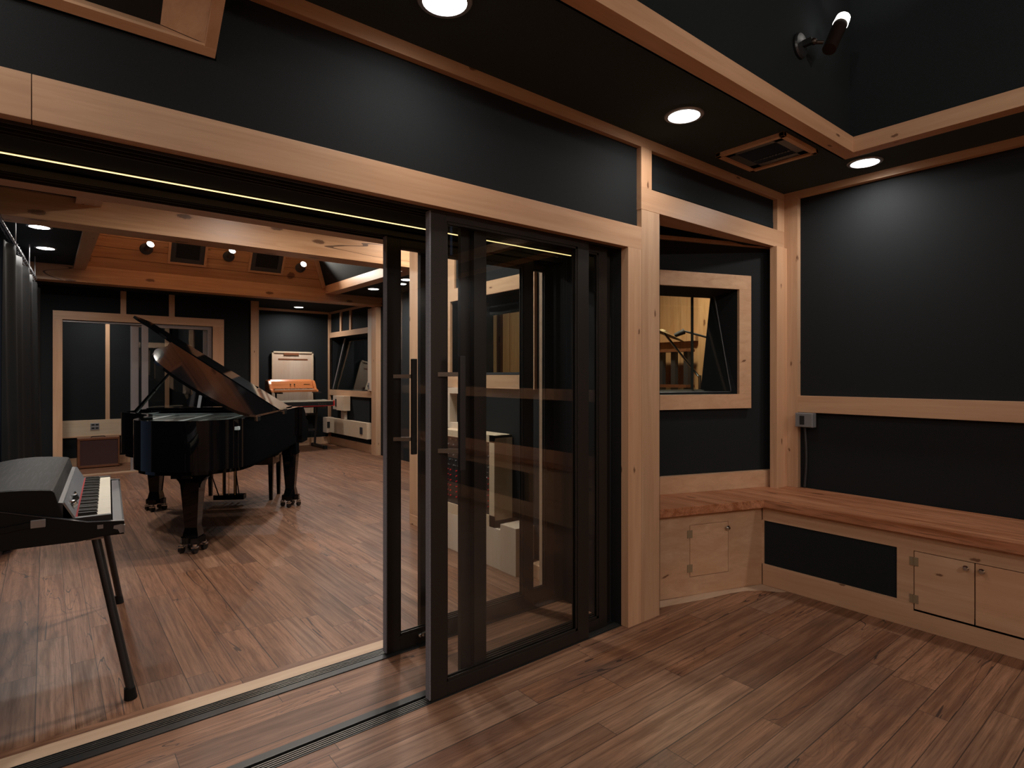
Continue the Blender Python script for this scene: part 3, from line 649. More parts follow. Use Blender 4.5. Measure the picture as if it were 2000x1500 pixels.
obj('frame', MB().box(.945, 1.03, DY + .08, DY + .115, .01, 2.07, bev=.003).box(1.85, 1.90, DY + .08, DY + .115, .01, 2.07).box(1.03, 1.85, DY + .08, DY + .115, .01, .17).box(1.03, 1.85, DY + .08, DY + .115, 2.03, 2.07), 'alu', fd)
obj('glass_pane', MB().box(1.03, 1.85, DY + .095, DY + .101, .17, 2.03), 'glass', fd)
obj('edge_seal', MB().box(.935, .9445, DY + .085, DY + .11, .01, 2.06), 'grey', fd)
struct('floor_track_3', MB().box(.178, 1.96, DY + .02, DY + .12, 0, .012), 'pale')
trim('grey', (.178, 1.96, DY + .02, DY + .11, 2.055, 2.08))
# hall behind the far doors
struct('wall_hall', MB().box(-.6, 2.6, 10.76, 10.85, 0, 2.6).box(-.6, -.5, 9.7, 10.8, 0, 2.6), 'black')
struct('ceiling_hall', MB().box(-.6, 2.6, 9.7, 10.85, 2.5, 2.55), 'blackc')
trim('mz', (.715, .77, 10.735, 10.76, .68, 2.3)); trim('plyx', (.05, 1.9, 10.73, 10.76, .44, .68)); trim('mx', (-.5, 2.5, 10.735, 10.76, 0, .12)); trim('mx', (.0, 1.9, 10.72, 10.76, .425, .445))
trim('mz', (1.5, 1.56, 10.735, 10.76, .68, 2.3))
Lh = thing('outlet_plate', 'steel four-socket outlet plate on the pale board above the small amplifier', 'outlet', (.585, 10.728, .58))
obj('plate', MB().box(.53, .64, 10.722, 10.73, .53, .63, bev=.003), 'grey', Lh)
for q_ in ((.543, .595), (.592, .595), (.543, .545), (.592, .545)): obj('socket', MB().box(q_[0], q_[0] + .037, 10.720, 10.7225, q_[1], q_[1] + .021), 'hole', Lh)
if 0: obj('socket', MB().box(.543, .58, 10.720, 10.7225, .595, .615).box(.592, .629, 10.720, 10.7225, .595, .615).box(.543, .58, 10.720, 10.7225, .545, .567).box(.592, .629, 10.720, 10.7225, .545, .567), 'hole', Lh)
downlight(.6, 10.2, 2.5, 'downlight in the hall behind the far glass doors, hidden', 10)
# small wooden amplifier
am = thing('guitar_amplifier', 'small walnut cabinet amplifier with dark brown grille, on the hall floor behind the doors', 'amplifier', (.62, 10.5, 0))
ax_, ay, az = (.36, .865), (10.36, 10.60), .44
obj('cabinet', MB().box(ax_[0], ax_[1], ay[0], ay[1], .012, .045, bev=.004).box(ax_[0], ax_[1], ay[0], ay[1], az - .03, az, bev=.004).box(ax_[0], ax_[0] + .03, ay[0], ay[1], .03, az - .02, bev=.004).box(ax_[1] - .022, ax_[1], ay[0], ay[1], .03, az - .02, bev=.004).box(ax_[0], ax_[1], ay[1] - .02, ay[1], .02, az), 'walnut', am)
obj('grille', MB().box(ax_[0] + .02, ax_[1] - .015, ay[0] + .012, ay[0] + .03, .03, az - .015), 'cloth', am)
for xx in (.38, .84): obj('foot', MB().box(xx, xx + .02, 10.38, 10.40, 0, .013), 'abs', am)
obj('carry_handle', MB().tube([(.52, 10.48, az), (.54, 10.48, az + .012), (.68, 10.48, az + .012), (.70, 10.48, az)], .006), 'vinyl', am)

# ---- alcove
trim('mx', (2.6, 4.42, 11.22, 11.25, 2.557, 2.60)); trim('my', (4.39, 4.42, 9.19, 11.25, 2.56, 2.60))
trim('mx', (2.6, 4.42, 11.22, 11.25, 0, .14)); trim('my', (4.395, 4.42, 9.19, 11.25, 0, .145)); trim('mz', (4.37, 4.42, 11.2, 11.25, .14, 2.56))
trim('mz', (4.395, 4.42, 10.64, 10.72, 2.18, 2.56)); trim('mz', (4.395, 4.42, 10.20, 10.27, 2.18, 2.56))
# interior window in the right wall
w3 = struct('window_3', MB().box(4.392, 4.42, 9.42, 11.25, 2.09, 2.19).box(4.392, 4.42, 9.33, 11.25, .96, 1.07).box(4.392, 4.42, 11.2, 11.25, 1.07, 2.09).box(4.392, 4.42, 9.42, 9.46, 1.07, 2.09), 'my')
obj('reveal', MB().box(4.42, 4.9, 9.40, 9.43, 1.05, 2.1).box(4.42, 4.9, 11.22, 11.25, 1.05, 2.1).box(4.42, 4.9, 9.4, 11.25, 2.09, 2.11).box(4.42, 4.9, 9.4, 11.25, 1.05, 1.07), 'black', w3)
obj('pane', MB().quadprism([(4.46, 9.43, 1.07), (4.46, 11.22, 1.07), (4.60, 11.22, 2.09), (4.60, 9.43, 2.09)], (.006, 0, 0)), 'wglass', w3)
obj('glazing_bead', MB().cyl((4.45, 11.18, 1.08), (4.60, 10.95, 2.08), .012), 'alu', w3)
struct('wall_side_room', MB().box(5.6, 5.7, 8.8, 12.4, 0, 2.7).box(4.5, 5.7, 12.3, 12.4, 0, 2.7).box(4.52, 5.7, 8.7, 8.8, 0, 2.7), 'black')
struct('ceiling_side_room', MB().box(4.5, 5.7, 8.8, 12.4, 2.6, 2.66), 'blackc')
trim('mz', (5.57, 5.60, 10.6, 10.68, 0, 2.6)); trim('mz', (5.57, 5.6, 11.4, 11.48, 0, 2.6))
ld = tag(obj('leaning_panel', MB().quadprism([(4.95, 9.9, .95), (4.95, 10.9, .95), (5.1, 10.62, 1.72), (5.1, 9.9, 1.55)], (.02, 0, 0)), 'ply'), 'pale plywood panel leaning behind the interior window of the live room', 'panel')
downlight(5.1, 10.6, 2.6, 'downlight in the small side room behind the interior window, hidden', 6)
# post group where the alcove window ends
trim('mz', (4.33, 4.42, 9.02, 9.19, 0, 2.506)); trim('ply', (4.36, 4.42, 9.21, 9.40, 1.08, 2.50)); trim('mz', (4.38, 4.42, 9.19, 9.23, 0, 1.08))
ls = thing('wall_switch', 'steel wall switch plate on the pale post right of the interior window', 'switch', (4.355, 9.36, 1.17))
obj('plate', MB().box(4.35, 4.36, 9.335, 9.39, 1.11, 1.22, bev=.002), 'grey', ls); obj('toggle', MB().box(4.34, 4.351, 9.355, 9.37, 1.15, 1.18), 'hole', ls)
# plywood raceway with outlets
rw = thing('cable_raceway', 'long pale plywood cable box with riser low on the right alcove wall', 'cable box', (4.38, 10.4, .4))
obj('trunk', MB().box(4.31, 4.395, 9.33, 11.0, .245, .525, bev=.003), 'plyx', rw)
obj('end_box', MB().box(4.25, 4.395, 11.0, 11.19, .235, .53, bev=.003), 'ply', rw)
obj('riser', MB().box(4.34, 4.395, 10.36, 10.52, .525, .70, bev=.003), 'ply', rw)
obj('upper_box', MB().box(4.27, 4.395, 10.22, 10.56, .695, .965, bev=.003), 'plyx', rw)
obj('side_box', MB().box(4.32, 4.395, 10.56, 10.86, .70, .96, bev=.003), 'ply', rw)
obj('outlet', MB().box(4.314, 4.321, 10.60, 10.74, .76, .90), 'hole', rw); obj('outlet', MB().box(4.30, 4.311, 9.50, 9.60, .32, .44, bev=.003), 'dgrey', rw)
obj('outlet', MB().box(4.26, 4.33, 10.985, 11.001, .33, .45), 'hole', rw)
# plywood flap on the alcove wall
hp = thing('wall_flap', 'pale plywood fold-down flap mounted on the dark alcove wall behind the keyboards', 'wall panel', (3.67, 11.2, 1.3))
obj('panel', MB().box(3.31, 4.035, 11.20, 11.225, .60, 1.765), 'ply', hp)
obj('frame', MB().box(3.283, 3.315, 11.185, 11.22, .60, 1.80, bev=.002).box(4.03, 4.061, 11.185, 11.22, .60, 1.80, bev=.002).box(3.283, 4.061, 11.185, 11.22, 1.77, 1.80, bev=.002), 'plyx', hp)
obj('finger_slot', MB().box(3.50, 3.78, 11.183, 11.186, 1.735, 1.775).box(3.40, 3.95, 11.196, 11.2005, 1.64, 1.665), 'walnut', hp)

# ---- right wall of the front part: iso booth with its window
WA = Vector((2.612, 2.72, 0)); WB = Vector((2.665, 4.70, 0)); we = (WB - WA).normalized(); wnrm = Vector((we.y, -we.x, 0))
wmx = Matrix(((we.x, wnrm.x, 0, WA.x), (we.y, wnrm.y, 0, WA.y), (0, 0, 1, 0), (0, 0, 0, 1)))   # local x along wall, y into booth
bl0, bl1, bz0, bz1 = .317, 1.36, 1.352, 1.966
struct('wall_booth', MB().box(.0, bl0, 0, .10, 0, 3.0, wmx).box(bl1, 1.98, 0, .10, 0, 3.0, wmx).box(bl0, bl1, 0, .10, 0, bz0, wmx).box(bl0, bl1, 0, .10, bz1, 3.0, wmx), 'black')
struct('wall_booth_far', MB().box(2.62, 4.5, 4.64, 4.74, 0, 3.1), 'black')
trim_mb('mz', MB().box(1.79, 1.985, -.075, .0, 0, 2.65, wmx, .002))
trim_mb('my', MB().box(0, .27, -.078, .0, 0, .088, wmx, .002).box(1.55, 1.98, -.078, .0, 0, .088, wmx, .002))
trim_mb('mz', MB().box(1.30, 1.42, -.018, .0, 2.046, 3.0, wmx, .002))
w4 = struct('window_4', MB().box(.30, 1.95, -.022, 0, bz1 - .005, bz1 + .098, wmx, .002).box(.30, 1.45, -.022, 0, bz0 - .10, bz0, wmx, .002).box(.258, .317, -.024, 0, bz0 - .10, bz1 + .10, wmx, .002).box(bl1, bl1 + .10, -.022, 0, bz0, bz1, wmx, .002), 'my')
rv = MB()
rv.box(bl0, bl1, 0, .42, bz1 - .01, bz1 + .01, wmx).box(bl0, bl1, 0, .42, bz0 - .02, bz0 + .004, wmx).box(bl0 - .02, bl0, 0, .42, bz0, bz1, wmx).box(bl1, bl1 + .02, 0, .42, bz0, bz1, wmx)
rv.box(bl0, bl1, .38, .42, bz1 - .09, bz1, wmx)
obj('reveal', rv, 'black', w4)
obj('pane', MB().box(bl0, bl1, .05, .056, bz0, bz1, wmx), 'wglass', w4)
obj('glazing_bead', MB().box(bl0, bl1, .03, .05, bz0, bz0 + .02, wmx), 'dgrey', w4)
# booth interior: vertical boards
def boards(name, x0, x1, fixed, z0, z1, axis, w, mat):
    mb = MB(); k = x0
    while k < x1 - .01:
        e = min(k + w - .004, x1)
        if axis == 0: mb.box(k, e, fixed, fixed + .02, z0, z1, bev=.003)
        else: mb.box(fixed, fixed + .02, k, e, z0, z1, bev=.003)
        k += w
    return struct(name, mb, mat)
boards('wall_booth_back', 2.7, 5.6, 4.60, 0, 2.7, 0, .14, 'pz')
boards('wall_booth_end', 1.6, 4.6, 5.5, 0, 2.7, 1, .14, 'pz')
struct('wall_booth_front', MB().box(4.32, 5.55, 1.55, 1.6, 0, 2.7), 'black')
struct('ceiling_booth', MB().box(2.65, 5.6, 2.2, 4.64, 2.62, 2.68).box(4.3, 5.6, 1.5, 2.3, 2.62, 2.68), 'px')
struct('floor_booth', MB().box(2.66, 5.6, 1.5, 4.64, -.06, -.005), 'floor_main')
trim('pz', (5.40, 5.50, 3.28, 3.55, 0, 2.62)); trim('pz', (5.38, 5.5, 2.85, 3.10, 0, 2.62)); trim('pz', (3.55, 3.62, 4.55, 4.60, 0, 2.62)); trim('pz', (5.42, 5.5, 3.6, 4.5, 1.72, 1.80))
trim_mb('pz', MB().quadprism([(2.9, 4.55, 2.6), (3.9, 4.55, 2.6), (2.9, 4.55, 1.75)], (0, .03, 0)))
BL = thing('booth_lamp', 'round ceiling lamp inside the wooden booth, hidden behind the niche post', 'ceiling light', (4.6, 3.3, 2.62))
obj('shade', MB().lathe([(.16, 0), (.16, -.03), (.12, -.06), (0, -.07)]), 'lens', BL, local=True, smooth=True)
L = bpy.data.lights.new('booth_light', 'AREA'); L.shape = 'DISK'; L.size = .3; L.energy = 22; L.color = (1., .80, .55)
lo = bpy.data.objects.new('booth_light', L); C.objects.link(lo); lo.parent = BL; lo.location = (0, 0, -.08)
# cymbals on boom stands and a framed mirror-like window in the booth, glimpsed through the niche window
def cym_stand(x, y, z, cz, lean, label, lc):
    t = thing('cymbal_stand', label, 'cymbal stand', (x, y, 0))
    m = MB().cyl((x, y, .05), (x, y, z), .014).cyl((x, y, z - .02), (x + lean[0], y + lean[1], cz), .010)
    obj('stand_tube', m, 'chrome', t); m = MB()
    for k in range(3):
        a = k * 2.094 + .4; m.cyl((x, y, .42), (x + .32 * math.cos(a), y + .32 * math.sin(a), .012), .011).cyl((x, y, .16), (x + .16 * math.cos(a), y + .16 * math.sin(a), .21), .007)
    obj('tripod', m, 'chrome', t)
    c = obj('cymbal', MB().lathe([(0, .022), (.03, .018), (.055, .004), (.19, -.012), (.191, -.014), (.05, .0), (0, .01)], (x + lean[0], y + lean[1], cz + .01), Vector((.25, -.35, 1))), 'cym', t, smooth=True)
    tag(c, 'x', 'x'); del c['category']; c['label'] = lc
cym_stand(4.25, 2.78, 1.35, 1.71, (-.10, .28), 'cymbal stand with one shining cymbal in the wooden booth, seen through the niche window', 'bright bronze cymbal')
ms = thing('microphone_stand', 'black boom microphone stand in the booth, crossing the niche window view', 'microphone stand', (5.0, 3.05, 0))
obj('tube', MB().cyl((5.0, 3.05, .02), (5.0, 3.05, 1.62), .012), 'abs', ms)
obj('boom', MB().cyl((4.85, 3.34, 1.78), (5.12, 2.84, 1.60), .010).ball((5.0, 3.05, 1.66), .03), 'abs', ms)
obj('base', MB().lathe([(.13, 0), (.13, .015), (.02, .03), (0, .03)], (5.0, 3.05, 0)), 'abs', ms)
obj('microphone', MB().cyl((4.85, 3.34, 1.78), (4.80, 3.42, 1.74), .028, .02), 'dgrey', ms)
rk = thing('slatted_rack', 'dark slatted equipment rack standing in the booth beyond the niche window', 'rack', (5.3, 3.8, 0))
m = MB()
for k in range(6): m.box(5.28, 5.34, 3.60 + k * .16, 3.65 + k * .16, 0, 1.62)
obj('posts', m, 'dgrey', rk)
for z in (.7, 1.22, 1.60): obj('shelf', MB().box(5.22, 5.38, 3.58, 4.46, z, z + .03), 'walnut', rk)
obj('glass_front', MB().box(5.24, 5.25, 3.60, 4.44, .75, 1.22), 'wglass', rk)

# ---- modular cabinet on its plinth under the booth window
pn = thing('cabinet_plinth', 'white painted plywood plinth box on the floor under the booth window', 'plinth', (2.5, 3.5, 0))
obj('box', MB().box(2.454, 2.618, 3.17, 4.25, 0, .277, bev=.002), 'ply', pn)
obj('step_box', MB().box(2.450, 2.612, 3.0, 3.17, 0, .322, bev=.002), 'ply', pn)
rc = thing('modular_synthesizer', 'tall pale plywood cased modular synthesizer full of knobs, standing on the white plinth', 'synthesizer', (2.53, 3.6, .277))
ya, yb, za, zb = 3.245, 3.98, .278, .925
obj('case', MB().box(2.462, 2.618, ya, ya + .02, za, zb, bev=.002).box(2.462, 2.618, yb - .02, yb, za, zb, bev=.002).box(2.462, 2.618, ya, yb, zb - .02, zb, bev=.002).box(2.462, 2.618, ya, yb, za, za + .05, bev=.002).box(2.455, 2.462, ya, ya + .06, za, zb).box(2.455, 2.462, ya, yb, zb - .05, zb).box(2.455, 2.462, ya, yb, za, za + .08), 'plyx', rc)
obj('front_panel', MB().box(2.472, 2.48, ya + .02, yb - .02, za + .05, zb - .02), 'abs', rc)
kn1, kn2, jk, ln = MB(), MB(), MB(), MB()
for i in range(15):
    for j in range(13):
        y = ya + .085 + i * .0415; z = za + .135 + j * .040
        if j < 6 and i % 4 != 3: kn2.cyl((2.472, y, z), (2.462, y, z), .0055, seg=8)
        elif j >= 6: (kn1 if (i + j) % 2 else jk).cyl((2.472, y + .01 * math.sin(i * j), z), (2.463, y + .01 * math.sin(i * j), z), .0045, seg=8)
for i in range(5): ln.box(2.470, 2.4715, ya + .08 + i * .125, ya + .18 + i * .125, za + .372, za + .375)
obj('knobs', kn1, 'grey', rc)['kind'] = 'stuff'; obj('red_knobs', kn2, 'red', rc)['kind'] = 'stuff'; obj('jacks', jk, 'chrome', rc)['kind'] = 'stuff'; obj('panel_lines', ln, 'grey', rc)
obj('patch_cable', MB().tube([(2.462, 3.34, .62), (2.43, 3.345, .60), (2.425, 3.35, .54), (2.44, 3.345, .50), (2.462, 3.34, .49)], .004), 'grey', rc)
wb = thing('wall_box', 'pale wood box frame with dark opening on the wall above the modular synthesizer', 'wall box', (2.6, 3.95, 1.08))
obj('frame', MB().box(1.03, 1.30, -.09, .0, 1.205, 1.25, wmx).box(1.03, 1.30, -.09, .0, .925, .97, wmx).box(1.255, 1.30, -.09, 0, .97, 1.205, wmx).box(1.03, 1.07, -.09, 0, .97, 1.205, wmx), 'ply', wb)
obj('dark_back', MB().box(1.07, 1.255, -.02, -.005, .97, 1.205, wmx), 'black', wb)

# ---- curtain on the left
cr = thing('curtain_rail', 'thin steel curtain rail with hooks under the black ceiling, left side', 'curtain rail', (-.15, 7, 2.5))
def cx(y): return -.235 + (y - 5.8) * .053
obj('rail', MB().cyl((cx(4.9), 4.9, 2.47), (cx(8.6), 8.6, 2.47), .009), 'grey', cr)
for y in (5.2, 6.5, 7.8, 8.55): obj('ceiling_bracket', MB().cyl((cx(y), y, 2.47), (cx(y), y, 2.705), .006), 'grey', cr)
hk = MB()
for k in range(26):
    y = 4.95 + k * .143; pts = [(cx(y) + .02 * math.cos(a), y, 2.455 + .025 * math.sin(a)) for a in [j * PI / 5 for j in range(11)]]
    hk.tube(pts, .0016, 5); hk.cyl((cx(y), y, 2.43), (cx(y) + .012, y + .01, 2.385), .002, seg=5)
obj('hooks', hk, 'dgrey', cr)['kind'] = 'stuff'
def curtain(name, ya, yb, label, amp, seed, flare):
    bm = bmesh.new(); ny, nz = int((yb - ya) * 70), 26; rows = []
    rr = random.Random(seed); ph = [rr.uniform(0, 6.3) for _ in range(4)]
    for j in range(nz + 1):
        f = j / nz; z = 2.385 * (1 - f) + .02 * f; row = []
        for i in range(ny + 1):
            u = i / ny; y = ya + (yb - ya) * u
            x = cx(y) + amp * (.55 + .45 * f) * math.sin(y * 27 + 2.2 * math.sin(y * 3.1) + ph[0] + .5 * math.sin(f * 3 + y)) * (.6 + .5 * math.sin(y * 5.3)) + .025 * math.sin(y * 11 + ph[1] + f * 1.2) + flare * f * f
            row.append(bm.verts.new((x, y + .015 * math.sin(y * 23 + f * 2), z)))
        rows.append(row)
    for a, b in zip(rows, rows[1:]):
        for i in range(ny): bm.faces.new((a[i], a[i + 1], b[i + 1], b[i]))
    mb = MB(); mb.bm = bm
    o = obj(name, mb, 'curtain', smooth=True); md = o.modifiers.new('thick', 'SOLIDIFY'); md.thickness = .004
    tag(o, label, 'curtain'); return o
curtain('curtain', 5.7, 8.5, 'long black pleated curtain hanging on hooks along the left window wall', .028, 3, .02)
curtain('curtain', 8.56, 8.95, 'flat black curtain end panel hanging at the far left, by the doors', .008, 5, .03)
struct('wall_left_return', MB().box(-.95, -.2, 8.98, 9.05, 0, 2.51), 'black')

# ================================================================== GRAND PIANO (local x = bass side, local y = towards the keyboard)
gp = thing('grand_piano', 'glossy black grand piano with raised lid in the middle of the live room', 'piano', (1.42, 6.43, 0), R(-31))
def catmull(P, n=6):
    out = []
    for i in range(len(P) - 1):
        p0 = P[max(i - 1, 0)]; p1 = P[i]; p2 = P[i + 1]; p3 = P[min(i + 2, len(P) - 1)]
        for k in range(n):
            t = k / n
            out.append(tuple(.5 * ((2 * b) + (-a + c) * t + (2 * a - 5 * b + 4 * c - d) * t * t + (-a + 3 * b - 3 * c + d) * t ** 3) for a, b, c, d in zip(p0, p1, p2, p3)))
    out.append(P[-1]); return out
tail = catmull([(.705, -1.42), (.67, -1.60), (.588, -1.70), (.47, -1.785), (.32, -1.812), (.11, -1.77), (-.02, -1.69), (-.11, -1.58), (-.154, -1.42), (-.19, -1.25), (-.24, -1.08), (-.33, -.93), (-.46, -.81), (-.60, -.70), (-.69, -.57), (-.72, -.42)], 4)
case = [(.71, .12)] + tail + [(-.725, .12)]
def inset(P, d):
    out = []
    n = len(P)
    for i in range(n):
        a, b, c = Vector(P[i - 1]), Vector(P[i]), Vector(P[(i + 1) % n])
        e1_ = (b - a).normalized(); e2_ = (c - b).normalized()
        nrm = (Vector((-e1_.y, e1_.x)) + Vector((-e2_.y, e2_.x)))
        nrm = nrm.normalized() / max(.5, nrm.length / 2)
        out.append(tuple(b - nrm * d))
    return out
# which side is inside: test the sign once
def area(P): return sum(P[i - 1][0] * P[i][1] - P[i][0] * P[i - 1][1] for i in range(len(P))) / 2
sg = 1 if area(case) < 0 else -1
inner = inset(case, .042 * sg)
def ring(mb, P, Q, z0, z1):
    b = bmesh.new(); n = len(P)
    v = [[b.verts.new((*p, z)) for p in X] for X, z in ((P, z0), (P, z1), (Q, z1), (Q, z0))]
    for i in range(n):
        j = (i + 1) % n
        for a, c in ((0, 1), (1, 2), (2, 3), (3, 0)): b.faces.new((v[a][i], v[a][j], v[c][j], v[c][i]))
    bmesh.ops.recalc_face_normals(b, faces=b.faces); mb._join(b); return mb
obj('rim', ring(MB(), case, inner, .655, 1.02), 'lacq', gp, local=True, smooth=True)
low = inset(case, .03 * sg)
obj('lower_rim', ring(MB(), low, inset(case, .09 * sg), .625, .66), 'lacq', gp, local=True, smooth=True)
obj('bottom_brace', MB().box(-.62, .62, -.06, .0, .60, .66).box(.20, .34, -1.7, .1, .59, .66).quadprism([(-.66, -.2, .61), (-.5, -.2, .61), (.30, -1.6, .61), (.2, -1.6, .61)], (0, 0, .05)), 'lacq', gp, local=True)
obj('soundboard', MB().prism([tuple(p) for p in inner], .90, .915), 'sound', gp, local=True)
pm = MB()
plate = [p for p in inset(case, .075 * sg)]
ring(pm, plate, inset(case, .15 * sg), .935, .955)
for x0_, x1_ in ((-.45, -.38), (-.12, -.02), (.22, .32), (.5, .6)): pm.quadprism([(x0_ + .02, -.05, .94), (x0_ + .07, -.05, .94), (x1_ + .06, -1.5 + abs(x0_) * 1.2 if x0_ < 0 else -1.66, .94), (x1_ + .02, -1.5 + abs(x0_) * 1.2 if x0_ < 0 else -1.66, .94)], (0, 0, .025))
pm.box(-.68, .66, -.14, .08, .94, .975)
obj('iron_plate', pm, 'iron', gp, local=True)
st = MB()
for k in range(56):
    x = -.62 + k * .022; ye = -.5 - (x + .62) * 1.35 if x < .1 else -1.62
    st.cyl((x, -.03, .968), (x + .05, max(ye, -1.62), .962), .0012, seg=4)
obj('strings', st, 'chrome', gp, local=True)['kind'] = 'stuff'
obj('keybed', MB().box(-.74, .74, .10, .37, .64, .72, bev=.004).box(-.70, .70, .335, .36, .72, .75), 'lacq', gp, local=True)
for s in (-1, 1): obj('arm', MB().prism([(.06, .72), (.06, 1.02), (.12, 1.02), (.20, .97), (.27, .88), (.36, .86), (.37, .72)], s * .742 - .028, s * .742 + .028 - s * .02, axis=0, bev=.003), 'lacq', gp, local=True)
obj('fallboard', MB().quadprism([(-.70, .10, .80), (.70, .10, .80), (.70, .15, 1.0), (-.70, .15, 1.0)], (0, .02, 0)), 'lacq', gp, local=True)
kb = MB()
for k in range(52): kb.box(-.61 + k * .0235, -.61 + k * .0235 + .0225, .17, .33, .74, .765)
obj('white_keys', kb, 'white', gp, local=True)['kind'] = 'stuff'
kb = MB()
for k in range(51):
    if k % 7 not in (1, 4): kb.box(-.61 + (k + 1) * .0235 - .006, -.61 + (k + 1) * .0235 + .006, .15, .26, .765, .777)
obj('black_keys', kb, 'keydark', gp, local=True)['kind'] = 'stuff'
# music desk
md = MB().prism([(-.34, 1.035), (-.36, 1.10), (-.30, 1.17), (-.325, 1.235), (-.26, 1.26), (.26, 1.26), (.325, 1.235), (.30, 1.17), (.36, 1.10), (.34, 1.035)], -.02, -.005, axis=1,
                mtx=Matrix.Translation((0, -.02, 1.03)) @ Matrix.Rotation(R(-12), 4, 'X') @ Matrix.Translation((0, .02, -1.03)), bev=.002)
obj('music_desk', md, 'lacq', gp, local=True)
obj('desk_shelf', MB().box(-.66, .64, -.16, .09, 1.0, 1.03, bev=.003), 'lacq', gp, local=True)
obj('desk_prop', MB().quadprism([(-.22, -.10, 1.03), (-.19, -.10, 1.03), (-.19, -.05, 1.15), (-.22, -.05, 1.15)], (0, -.006, 0)).quadprism([(.19, -.10, 1.03), (.22, -.10, 1.03), (.22, -.05, 1.15), (.19, -.05, 1.15)], (0, -.006, 0)), 'grey', gp, local=True)
# raised lid
LT = R(34)
def LP(l, a, h=0.): d = .70 - l; return (.70 - d * math.cos(LT) + h * math.sin(LT), a, 1.032 + d * math.sin(LT) + h * math.cos(LT))
lidP = [(.72, -.80), (.72, -1.45)] + catmull([(.70, -1.56), (.62, -1.70), (.46, -1.775), (.32, -1.80), (.20, -1.80), (.06, -1.76), (-.04, -1.70), (-.11, -1.60), (-.17, -1.48), (-.21, -1.36), (-.24, -1.22), (-.27, -1.08), (-.30, -.98), (-.34, -.88)], 3) + [(-.36, -.80)]
b = MB(); b.prism([(l, a) for l, a in lidP], 0, .02, bev=.0)
for v_ in b.bm.verts: v_.co = Vector(LP(v_.co.x, v_.co.y, v_.co.z))
obj('lid', b, 'lacq', gp, local=True)
b = MB(); b.prism([(.72, .20), (.72, -.78), (-.36, -.78), (-.43, -.755), (-.53, -.70), (-.64, -.66), (-.74, -.70), (-.80, -.66), (-.82, -.28), (.06, .04), (.6, .19)][::-1], .004, .026)
for v_ in b.bm.verts: v_.co = Vector(LP(v_.co.x, v_.co.y, v_.co.z + max(0, (v_.co.y + .78)) * -.10))
obj('lid_flap', b, 'lacq', gp, local=True)
b = MB(); b.prism([(-.98, -.001), (-.79, -.022), (-.785, -.001)], -.30, .70, axis=0)
for v_ in b.bm.verts: v_.co = Vector(LP(v_.co.x, v_.co.y, v_.co.z))
obj('lid_batten', b, 'lacq', gp, local=True)
for l_, a_ in ((.1, -.78), (.1, -.62)): obj('lid_bumper', MB().ball(LP(l_, a_, -.01), .009, 8), 'chrome', gp, local=True)
for a_ in (-1.35, -.5): obj('lid_hinge', MB().cyl((.716, a_ - .04, 1.026), (.716, a_ + .04, 1.026), .007).box(.708, .718, a_ - .04, a_ + .04, .985, 1.025), 'chrome', gp, local=True)
ps = Vector((-.645, -.42, 1.0)); pe = Vector(LP(-.17, -.90, -.002)); pm_ = ps.lerp(pe, .42)
obj('prop_stick', MB().cyl(ps, pm_, .019, .015, 10).cyl(pm_, pe, .013, .009, 10).ball(pm_, .02, 8), 'lacq', gp, local=True, smooth=True)
# legs on caster trolleys
def leg(x, y, bracket):
    lg = MB()
    def frustum(z0, z1, a, b_):
        q = MB(); q.box(-1, 1, -1, 1, z0, z1)
        for v_ in q.bm.verts:
            f = a if abs(v_.co.z - z0) < 1e-6 else b_; v_.co.x = x + math.copysign(f, v_.co.x); v_.co.y = y + math.copysign(f, v_.co.y)
        me_ = bpy.data.meshes.new('t'); q.bm.to_mesh(me_); q.bm.free(); lg.bm.from_mesh(me_); bpy.data.meshes.remove(me_)
    frustum(.115, .15, .058, .052); frustum(.15, .19, .052, .044); frustum(.19, .54, .044, .068); frustum(.54, .57, .072, .072); frustum(.57, .66, .068, .068)
    o = obj('leg', lg, 'lacq', gp, local=True)
    tr = MB().box(x - .082, x + .082, y - .032, y + .032, .068, .118, bev=.004).box(x - .032, x + .032, y - .082, y + .082, .068, .118, bev=.004)
    if abs(x) < .5: bmesh.ops.rotate(tr.bm, verts=tr.bm.verts, cent=(x, y, 0), matrix=Matrix.Rotation(R(30), 3, 'Z'))
    obj('trolley', tr, 'lacq', o, local=True)
    for k in range(4):
        a = k * PI / 2 + (R(30) if abs(x) < .5 else 0); cxx, cyy = x + .078 * math.cos(a), y + .078 * math.sin(a)
        cs = obj('caster', MB().cyl((cxx - .011, cyy + .004, .026), (cxx + .011, cyy - .004, .026), .0255, seg=16), 'keydark', o, local=True)
        obj2 = MB().box(cxx - .022, cxx + .022, cyy - .020, cyy + .020, .042, .056, bev=.004).cyl((cxx, cyy, .05), (cxx, cyy, .072), .016)
        c2 = obj('caster_fork', obj2, 'chrome', o, local=True)
    if bracket:
        pts = [(x - .27, .66), (x - .27, .625)] + [(x - .07 - .20 * (1 - math.sin(t_)), .625 - .13 * (1 - math.cos(t_))) for t_ in [k * PI / 16 for k in range(1, 9)]]
        pts2 = [(2 * x - p, q) for p, q in pts]
        obj('leg_bracket', MB().prism(pts + pts2[::-1], y - .05, y + .05, axis=1), 'lacq', o, local=True)
leg(.278, -1.50, True); leg(-.645, 0, False); leg(.648, .005, False)
ly = MB().box(-.15, .15, .12, .22, .055, .105, bev=.008).box(-.10, .10, .13, .20, .58, .64)
for s in (-1, 1): ly.cyl((s * .055, .165, .10), (s * .055, .165, .60), .016, .016)
obj('pedal_lyre', ly, 'lacq', gp, local=True)
